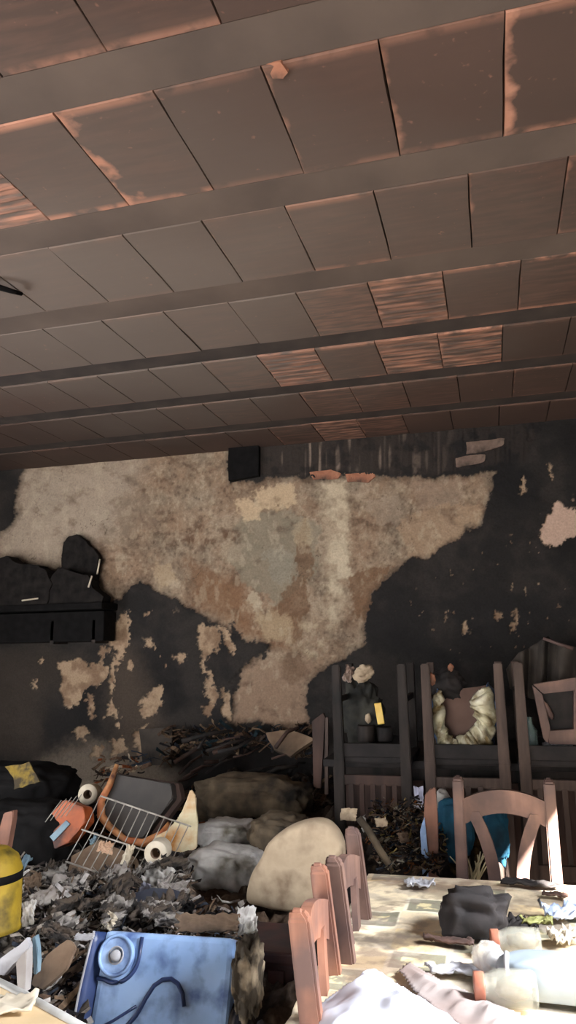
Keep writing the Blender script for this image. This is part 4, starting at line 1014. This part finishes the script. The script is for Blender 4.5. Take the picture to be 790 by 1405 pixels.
# blue container
def blue_bin():
    Yp = 2.02; tl_ = atY(116, 1290, Yp); tr_ = atY(328, 1287, Yp); W_ = (tr_.x-tl_.x)*.87; Hh = .36
    t = thing('blue_container', 'blue plastic container with round screw cap standing in the debris', 'container', (tl_.x+W_/2, Yp, tl_.z-Hh*.97), (-.40,0,.05))
    link('body', box_me('body', (W_, .20, Hh), .016, (0,.10,Hh/2)), M_BLUE, t)
    cxp = -W_/2 + .052; czp = Hh - .062
    bm = bmesh.new(); tube_into(bm, [(cxp,.004,czp),(cxp,-.014,czp)], .052, 32); me = bm_mesh('screw_cap', bm); cap = link('screw_cap', me, M_BLUE, t)
    o = link('cap_rim', lathe_me('cap_rim', [(.050,0),(.054,.004),(.050,.008),(.044,.004),(.050,0)], 36), M_BLUE, cap); o.location = (cxp,-.012,czp); o.rotation_euler = (math.pi/2,0,0)
    o = link('cap_knob', lathe_me('cap_knob', [(0,.012),(.010,.012),(.014,.008),(.015,0),(.020,0),(.021,.004),(.024,0)], 24), M_WHITE, cap); o.location = (cxp,-.014,czp); o.rotation_euler = (math.pi/2,0,0)
    arc = [(cxp+.066*math.cos(a_), -.002, czp+.066*math.sin(a_)) for a_ in np.linspace(math.radians(55), math.radians(-115), 20)]
    link('cap_recess', tube_me('cap_recess', [(cxp+.066,-.002,Hh-.012)] + arc[6:] + [(cxp-.05,-.002,czp-.058)], .006, 8), M_BLUED, t)
    lp = lambda x, y: ((x-220)*.00182, -.0015, Hh-(y-1290)*.00212)
    link('embossed_rib', tube_me('embossed_rib', [lp(*p_) for p_ in [(148,1420),(165,1404),(186,1384),(198,1364),(208,1350),(220,1343),(234,1341),(246,1346),(255,1356),(260,1370)]], .006, 8), M_BLUED, t)
    link('embossed_rib', tube_me('embossed_rib', [lp(*p_) for p_ in [(128,1402),(150,1392),(184,1374)]], .004, 8), M_BLUED, t)
    V = []; 
    for i in range(14):
        g = i/13; z = Hh*1.04*(1-g) - .02; off = .012*math.sin(g*3.2)
        for x_, y_ in ((-W_/2-.020-off, -.03), (-W_/2-.014-off*.6, -.01), (-W_/2-.002, .01), (-W_/2+.004, .04)): V.append((x_, y_, z))
    o = link('side_flange', mesh('side_flange', V, [(i*4+j, i*4+j+1, i*4+j+5, i*4+j+4) for i in range(13) for j in range(3)], True), M_BLUED, t); o.modifiers.new('thickness','SOLIDIFY').thickness = .004
    link('flange_lip', tube_me('flange_lip', [V[i*4] for i in range(14)], .004, 6), M_WHITE, t)
blue_bin()
sack('white and brown crumpled wrapping right of the blue container', [(318,1290),(352,1405)], 2.05, .12, mat('mottled_wrap', (60,52,42), (150,134,112), 16, .8, .5, contrast=(.45,.62)), 75, .3, 'wrapping', 'crumpled_wrapping')
# dark red chest behind it
q0 = atY(340, 1306, 2.34); q1 = atY(412, 1306, 2.34)
t = thing('wooden_chest', 'dark red burnt wooden chest between container and chairs', 'chest', ((q0.x+q1.x)/2, 2.46, 0))
link('body', box_me('body', (q1.x-q0.x+.1, .22, q0.z-.03), .008, (.02,0,(q0.z-.03)/2)), M_DKRED, t)
link('lid', box_me('lid', (q1.x-q0.x+.13, .25, .035), .008, (.02,0,q0.z-.012)), M_DKRED, t)
for k_ in range(3): link('batten', box_me('batten', (.05,.012,q0.z-.05), .003, (-.07+k_*.075,-.116,(q0.z-.04)/2)), M_DKRED, t)
# yellow cylinder with black band
q = atY(-34, 1282, 2.3); qt = atY(-34, 1168, 2.3); hh = qt.z - q.z; r_y = (atY(28,1220,2.3).x - atY(-24,1220,2.3).x)*.74
t = thing('yellow_container', 'yellow enamelled cylinder with a black band at the left edge', 'container', (q.x, 2.36, q.z))
link('body', lathe_me('body', [(0,0),(r_y*1.12,0),(r_y*1.1,hh*.06),(r_y*1.02,hh*.14),(r_y*1.0,hh*.72),(r_y*.86,hh*.88),(r_y*.55,hh*.98),(0,hh)]), M_YELLOW, t)
link('black_band', lathe_me('black_band', [(r_y*1.0,hh*.60),(r_y*1.03,hh*.60),(r_y*1.03,hh*.70),(r_y*1.0,hh*.70)]), M_BLACKPL, t)
# tan cabinet corner in the near left
zt = .86
e0 = atZ(-60, 1318, zt); e1 = atZ(60, 1376, zt); e2 = atZ(140, 1424, zt)
ex = (e2-e0).normalized(); ang = math.atan2(ex.y, ex.x)
mid = (e0+e2)/2; nrm = Vector((-ex.y, ex.x, 0))
if nrm.y > 0: nrm = -nrm
cc_ = mid + nrm*.2
t = thing('tan_cabinet', 'tan low cabinet with grey top edging in the near left corner', 'cabinet', (cc_.x, cc_.y, 0), (0,0,ang))
link('body', box_me('body', (.46,.38,zt-.02), .006, (0,0,(zt-.02)/2)), M_TAN, t)
link('top', box_me('top', (.48,.40,.02), .004, (0,0,zt-.01)), M_TAN, t)
link('edging', tube_me('edging', [(-.24,.2,zt-.004),(0,.203,zt-.002),(.24,.2,zt-.004)], .010, 8), mat('grey_edging', (150,148,144), (190,188,184), 12, .5, .1), t)
link('torn_paper', crumple_me('torn_paper', .12, .09, 14, .008, 4, 44), M_PAPER, None, 'torn cream paper lying on the tan cabinet', 'paper', loc=atZ(8, 1385, zt) + Vector((0,0,.014)), rot=(0,0,.4))
# black bag with yellow card
sack('big black charred bag at the left behind the yellow cylinder', [(-50,1100),(84,1216)], 3.05, .34, M_BLACKPL, 81, .12, 'bag', 'charred_bag')
sack('upper black charred bag leaning on the wall under yellow card', [(-60,1050),(84,1120)], 3.45, .34, M_BLACKPL, 82, .14, 'bag', 'charred_bag')
Yp = 3.22; pts = [atY(x, y, Yp) for x, y in [(5,1052),(38,1046),(54,1072),(38,1078),(22,1082),(18,1068)]]; c = sum(pts, Vector())/len(pts)
link('yellow_card', prism_me('yellow_card', [(p_.x-c.x, p_.z-c.z) for p_ in pts], .008, .004, 3, 3), mat('scorched_yellow_card', (120,98,34), (164,138,56), 14, .8, .2, soot=(60,50,34), soot_amt=.5, soot_scale=18), None, 'scorched yellow card stuck on the black bags', 'card', loc=c, rot=(-.25,0,0))
hanging('wood_plank', 'short orange brown plank leaning at the left edge above the yellow cylinder', 'plank', [(-8,1170),(4,1116),(19,1112),(10,1165),(6,1180)], 2.55, M_WOOD, .03, 9, .001)
# paper rolls
def roll(px_, py_, Yp, r, rot, label, L_=.09):
    t = thing('paper_roll', label, 'paper roll', atY(px_, py_, Yp), rot, 'paper rolls in the debris')
    link('paper', lathe_me('paper', [(r*.45,0),(r*.97,0),(r,.004),(r,L_-.004),(r*.97,L_),(r*.45,L_),(r*.45,0)], 32), M_PAPER, t)
    link('core', lathe_me('core', [(r*.45,.002),(r*.45,L_-.002),(r*.40,L_-.002),(r*.40,.002),(r*.45,.002)], 28), M_CARD, t)
roll(120, 1090, 3.3, .046, (-math.pi/2-.12, 0, .22), 'white paper roll standing beside the orange rimmed panel')
roll(213, 1171, 2.85, .045, (-math.pi/2-.05, 0, .18), 'white paper roll lying beside the cream fabric, lower one')
# charred panel with orange rim
Yp = 3.2; O = [(150,1062),(232,1076),(236,1096),(200,1148),(178,1152),(146,1122),(142,1096)]
pts = [atY(x, y, Yp) for x, y in O]; c = sum(pts, Vector())/len(pts)
t = thing('charred_case', 'charred black case with melted orange rim in the debris', 'case', c, (-.18,0,0))
link('panel', prism_me('panel', [(p_.x-c.x, p_.z-c.z) for p_ in pts], .09, .002, 3, 6, .006), mat('charred_lid', (44,40,38), (60,54,50), 8, .6, .15), t)
rim = [atY(x, y, Yp-.01)-c for x, y in [(156,1050),(148,1078),(138,1100),(140,1120),(152,1134),(176,1152),(200,1156),(224,1146),(234,1130)]]
link('melted_rim', tube_me('melted_rim', rim, [.010,.016,.018,.02,.016,.014,.018,.02,.012], 8), M_RUSTRIM, t)
link('side_shell', prism_me('side_shell', [(p_.x*1.12, p_.z*1.12-.01) for p_ in [q_-c for q_ in pts]], .05, .004, 3, 7, .004), M_CHARBR, t).location = (0,.05,0)
# cream fabric triangle
Yp = 3.05; pts = [atY(x, y, Yp) for x, y in [(212,1150),(236,1134),(250,1112),(260,1084),(267,1096),(270,1164),(250,1168),(228,1162)]]; c = sum(pts, Vector())/len(pts)
link('cream_fabric', prism_me('cream_fabric', [(p_.x-c.x, p_.z-c.z) for p_ in pts], .03, .005, 4, 9, .004), mat('cream_yellow_fabric', (196,182,146), (216,206,178), 10, .85, .4, soot=(180,124,66), soot_amt=.42, soot_scale=9), None, 'cream yellow pointed fabric flap right of the charred case', 'fabric', loc=c, rot=(-.15,0,.25))
# orange box with blue stripe
Yp = 3.05; pts = [atY(x, y, Yp) for x, y in [(64,1122),(84,1098),(112,1108),(118,1128),(98,1156),(78,1164)]]; c = sum(pts, Vector())/len(pts)
t = thing('orange_box', 'crushed orange box with a blue stripe beside the black bag', 'box', c, (-.2,0,0))
link('body', prism_me('body', [(p_.x-c.x, p_.z-c.z) for p_ in pts], .08, .003, 2, 12, .004), M_ORANGE, t)
ps = [atY(x, y, Yp-.006)-c for x, y in [(70,1148),(90,1126),(96,1131),(76,1154)]]
o = link('blue_stripe', prism_me('blue_stripe', [(p_.x, p_.z) for p_ in ps], .012, .0, 1), M_GREYBLUE, t); o.location = (0,-.006,0)
# wire rack
Yp = 2.9
t = thing('wire_rack', 'bent coated wire dish rack lying in the debris', 'rack', atY(160, 1180, Yp))
def wpt(x, y, dy=0): return atY(x, y, Yp+dy) - t.location
for i in range(12):
    s = i/11; x0 = 92 + 120*s; y0 = 1180 + 42*s; x1 = x0 + 46; y1 = y0 - 88
    link('wire', tube_me('wire', [wpt(x0, y0, -.05), wpt((x0+x1)/2+2, (y0+y1)/2, .04), wpt(x1, y1, .12)], .0022, 5), M_WIRE, t)
for (xa_, ya_, xb_, yb_, d_) in [(90,1182,214,1224,-.05),(112,1138,238,1180,.03),(138,1092,262,1134,.12)]:
    link('rim_wire', tube_me('rim_wire', [wpt(xa_, ya_, d_), wpt(xb_, yb_, d_)], .0035, 6), M_WIRE, t)
for i in range(5):
    x0 = 62+i*7; link('wire', tube_me('wire', [wpt(x0, 1128-i*2), wpt(x0+22, 1098-i*2, .05)], .002, 5), M_WIRE, t)
# brown board under rack, sundry identified scraps
def board(name, label, poly, Yp, m, th=.02, tilt=-.5, seed=0, cat='board', group=None, jag=.004):
    pts = [atY(x, y, Yp) for x, y in poly]; c = sum(pts, Vector())/len(pts); k = 1/math.cos(tilt)
    return link(name, prism_me(name, [(p_.x-c.x, (p_.z-c.z)*k) for p_ in pts], th, jag, 3, seed, .002), m, None, label, cat, group, loc=c, rot=(tilt,0,0))
board('cardboard_sheet', 'brown cardboard sheet under the wire dish rack', [(92,1178),(120,1160),(180,1180),(200,1202),(170,1216),(130,1206),(96,1196)], 2.95, M_CARD, .012, -.9, 1)
board('brown_board', 'grey brown board piece left of the blue container', [(48,1346),(60,1312),(84,1294),(98,1304),(92,1330),(66,1350)], 2.05, M_CARD, .015, -.5, 2)
board('white_plank', 'broken white plank above the tan cabinet', [(0,1316),(34,1290),(36,1302),(10,1335),(0,1334)], 1.98, M_WHITE, .02, -.3, 3, 'plank')
board('white_post', 'upright pale post standing behind the tan cabinet', [(22,1320),(35,1305),(35,1362),(24,1362)], 1.96, mat('pale_grey_wood', (150,142,138), (176,170,166), 9, .7, .1), .03, 0, 4, 'post')
board('thin_post', 'thin blue grey post right of the pale post', [(43,1288),(49,1286),(51,1335),(46,1338)], 2.02, M_GREYBLUE, .02, 0, 5, 'post')
board('cardboard_plank', 'light brown cardboard plank on top of the wall debris', [(362,1006),(395,1002),(432,1014),(400,1036),(378,1028)], 4.2, M_CARD, .03, -.5, 6)
board('grey_board', 'dark grey panel leaning on the wall beside the debris', [(190,1000),(236,998),(236,1048),(196,1052)], 4.5, M_DRAPE, .02, -.05, 7, 'panel')
board('brown_lath', 'brown wooden lath standing left of the upturned chairs', [(428,990),(443,978),(446,985),(440,1082),(430,1080)], 3.9, M_CHARBR, .03, 0, 8, 'lath', jag=.001)
board('thin_lath', 'thin grey lath right beside the brown lath', [(446,985),(450,984),(450,1090),(445,1090)], 3.88, M_GREYWOOD, .02, 0, 9, 'lath', jag=.001)
board('purple_pouch', 'dark bluish folded cloth in the middle of the heap', [(150,1240),(200,1222),(245,1228),(230,1252),(180,1266)], 2.55, mat('dark_bluish_cloth', (40,42,52), (64,66,76), 8, .8, .3), .05, -.8, 10, 'cloth')
# charred sticks against the wall
r_ = random.Random(17)
for i in range(22):
    x0 = r_.uniform(235, 425); y0 = r_.uniform(1012, 1072); Ya = r_.uniform(3.95, 4.4); a_ = r_.choice([-1,1])*r_.uniform(.15, 1.0); L_ = r_.uniform(28, 75)
    x1 = x0 + L_*math.cos(a_); y1 = y0 - abs(L_*math.sin(a_))*.6
    p0 = atY(x0, y0, Ya); p1 = atY(x1, y1, Ya+.12)
    mid_ = (p0+p1)/2 + Vector((0,0,r_.uniform(-.02,.03)))
    w0 = r_.uniform(.006,.016)
    link('charred_stick', tube_me('charred_stick', [p0, mid_, p1], [w0, w0*.9, w0*.6], 6), r_.choice([M_CHAR, M_CHARBR, M_SOOT, M_CHARBR]), None, 'burnt stick in the tangle at the foot of the back wall', 'stick', 'burnt sticks by the back wall')
# plastic scraps in the heap that can be told apart
items = [(128,1150,2.95,.05,.05,M_GREYBLUE,'pale_cup','pale green crushed cup under the wire dish rack','cup'),
 (145,1162,2.9,.07,.05,mat('skin_tone_plastic',(176,140,112),(206,170,142),10,.6,.2),'beige_scrap','beige plastic scrap right of the pale green cup','plastic'),
 (175,1172,2.9,.04,.09,M_PAPER,'paper_tube','cream paper tube left of the lower paper roll','tube'),
 (215,1205,2.8,.16,.11,M_WHITESACK,'white_film','white crumpled film below the lower paper roll','film'),
 (190,1222,2.72,.16,.08,mat('lilac_film',(150,150,168),(196,196,210),8,.5,.3),'lilac_film','lilac white film strip lower left of the white film','film'),
 (45,1208,2.6,.07,.05,M_CARD,'tan_disc','small tan lid below the black bag','lid'),
 (38,1252,2.4,.05,.09,M_WHITESACK,'white_scrap','white scrap right of the yellow cylinder base','scrap'),
 (28,1190,2.7,.04,.11,M_GREYBLUE,'glass_shards','grey blue shards between yellow cylinder and black bag','shards'),
 (150,1262,2.35,.05,.05,M_PAPER,'cream_scrap','cream scrap just above the blue container cap','scrap'),
 (340,1262,2.4,.07,.09,M_WHITESACK,'grey_rag','grey crumpled rag above the mottled wrapping','rag'),
 (285,1265,2.35,.22,.06,M_CARD,'brown_wrap','brown wrap lying along the top of the blue container','wrap'),
 (245,1250,2.5,.12,.06,M_BLACKPL,'black_film','black film scrap above the blue container','film'),
 (115,1285,2.1,.10,.02,M_WHITE,'white_strip','thin white plastic strip curling over the container flange','strip'),
 (60,1230,2.5,.10,.06,mat('ash_grey_paper',(120,112,106),(160,152,146),12,.9,.2),'ash_paper','ash grey paper sheet right of the yellow cylinder','paper'),
 (95,1215,2.65,.14,.08,mat('ash_grey_paper',(120,112,106),(160,152,146)),'ash_paper','ash grey crumpled paper left of the cardboard sheet','paper')]
for i, (x, y, Yp, sx, sy, m_, nm, lb, ct) in enumerate(items):
    q = atY(x, y, Yp)
    link(nm, crumple_me(nm, sx, sy, 18, min(sx,sy)*.28, 5, 200+i), m_, None, lb, ct, loc=q, rot=(math.radians(52), (i*37%20-10)/30, (i*53%30-15)/20))
# below the upturned chairs
for i, (x, y, sz, m_, lb) in enumerate([(478,1117,.035,M_CREAM,'cream scrap on the fragments left below the black upturned chair'),(523,1128,.026,M_CREAM,'small cream scrap on the fragments below the black upturned chair'),(555,1148,.03,M_CARD,'tan scrap on the fragments near the red brown board'),(500,1130,.04,M_WHITESACK,'ash white rag curling above the fragments')]):
    link('paper_scrap', crumple_me('paper_scrap', sz*2, sz*1.4, 12, sz*.3, 4, 300+i), m_, None, lb, 'scrap', loc=atY(x, y, 3.02), rot=(1.2,0,i*.5))
def polytube(name, label, pts_px, Yp, r, m, cat):
    link(name, tube_me(name, [atY(x, y, Yp) for x, y in pts_px], r, 8), m, None, label, cat)
polytube('ash_pipe', 'grey ash covered pipe sloping down to the table corner', [(492,1122),(506,1140),(520,1165),(540,1196)], 2.98, .014, M_SACK, 'pipe')
# mound under those fragments
mx_, my_ = np.meshgrid(np.linspace(-.62,.25,70), np.linspace(2.72,3.66,70), indexing='ij')
mz_ = .50 + .20*sstep(2.72,3.4,my_) + (fbm(mx_*8, my_*8, 141, 5)-.5)*.22
mz_ = .02 + mz_*sstep(.08,-.08,mx_)
MC = np.tile(np.array(lin(40,35,32)), mx_.shape + (1,)); MC = blend(MC, (96,78,52), sstep(.6,.72,fbm(mx_*26,my_*26,143,3))); MC = blend(MC, (150,140,120), sstep(.68,.76,fbm(mx_*30,my_*22,145,3)))
link('fragment_mound', grid_mesh('fragment_mound', np.stack([mx_,my_,mz_],-1), MC, True), M_HEAP, None, 'dark mound of fragments between table and upturned chairs', 'debris', None, 'stuff')

r_ = random.Random(29); wads = [crumple_me('ash_wad', .12, .09, 20, .028, 6, 400+k) for k in range(6)]
WM = [mat('ash_grey_paper', (120,112,106), (160,152,146)), mat('pale_ash', (150,142,134), (188,182,176), 16, .9, .4, soot=(70,64,60), soot_amt=.5, soot_scale=16), mat('brown_ash', (84,72,62), (116,102,90), 16, .9, .4, soot=(40,36,34), soot_amt=.5, soot_scale=16)]
for k in range(44):
    v = r_.random(); x = r_.uniform(60, 255); y = 1182 + 100*v; Yp = 2.85 - .6*v
    if y > 1262 and x > 105: continue
    me = wads[k % 6].copy(); me.materials.clear(); me.materials.append(WM[r_.choice([0,1,1,2,2])])
    q = atY(x, y, Yp); o = link('ash_wad', me, None, None, 'crumpled ash coated paper wad on the heap below the wire rack', 'paper', 'ash coated paper wads', loc=q, rot=(r_.uniform(.3,1.3), r_.uniform(-.6,.6), r_.uniform(.2,1.6)))
    k_ = r_.uniform(.5,1.1); o.scale = (k_*1.2, k_*.7, k_)
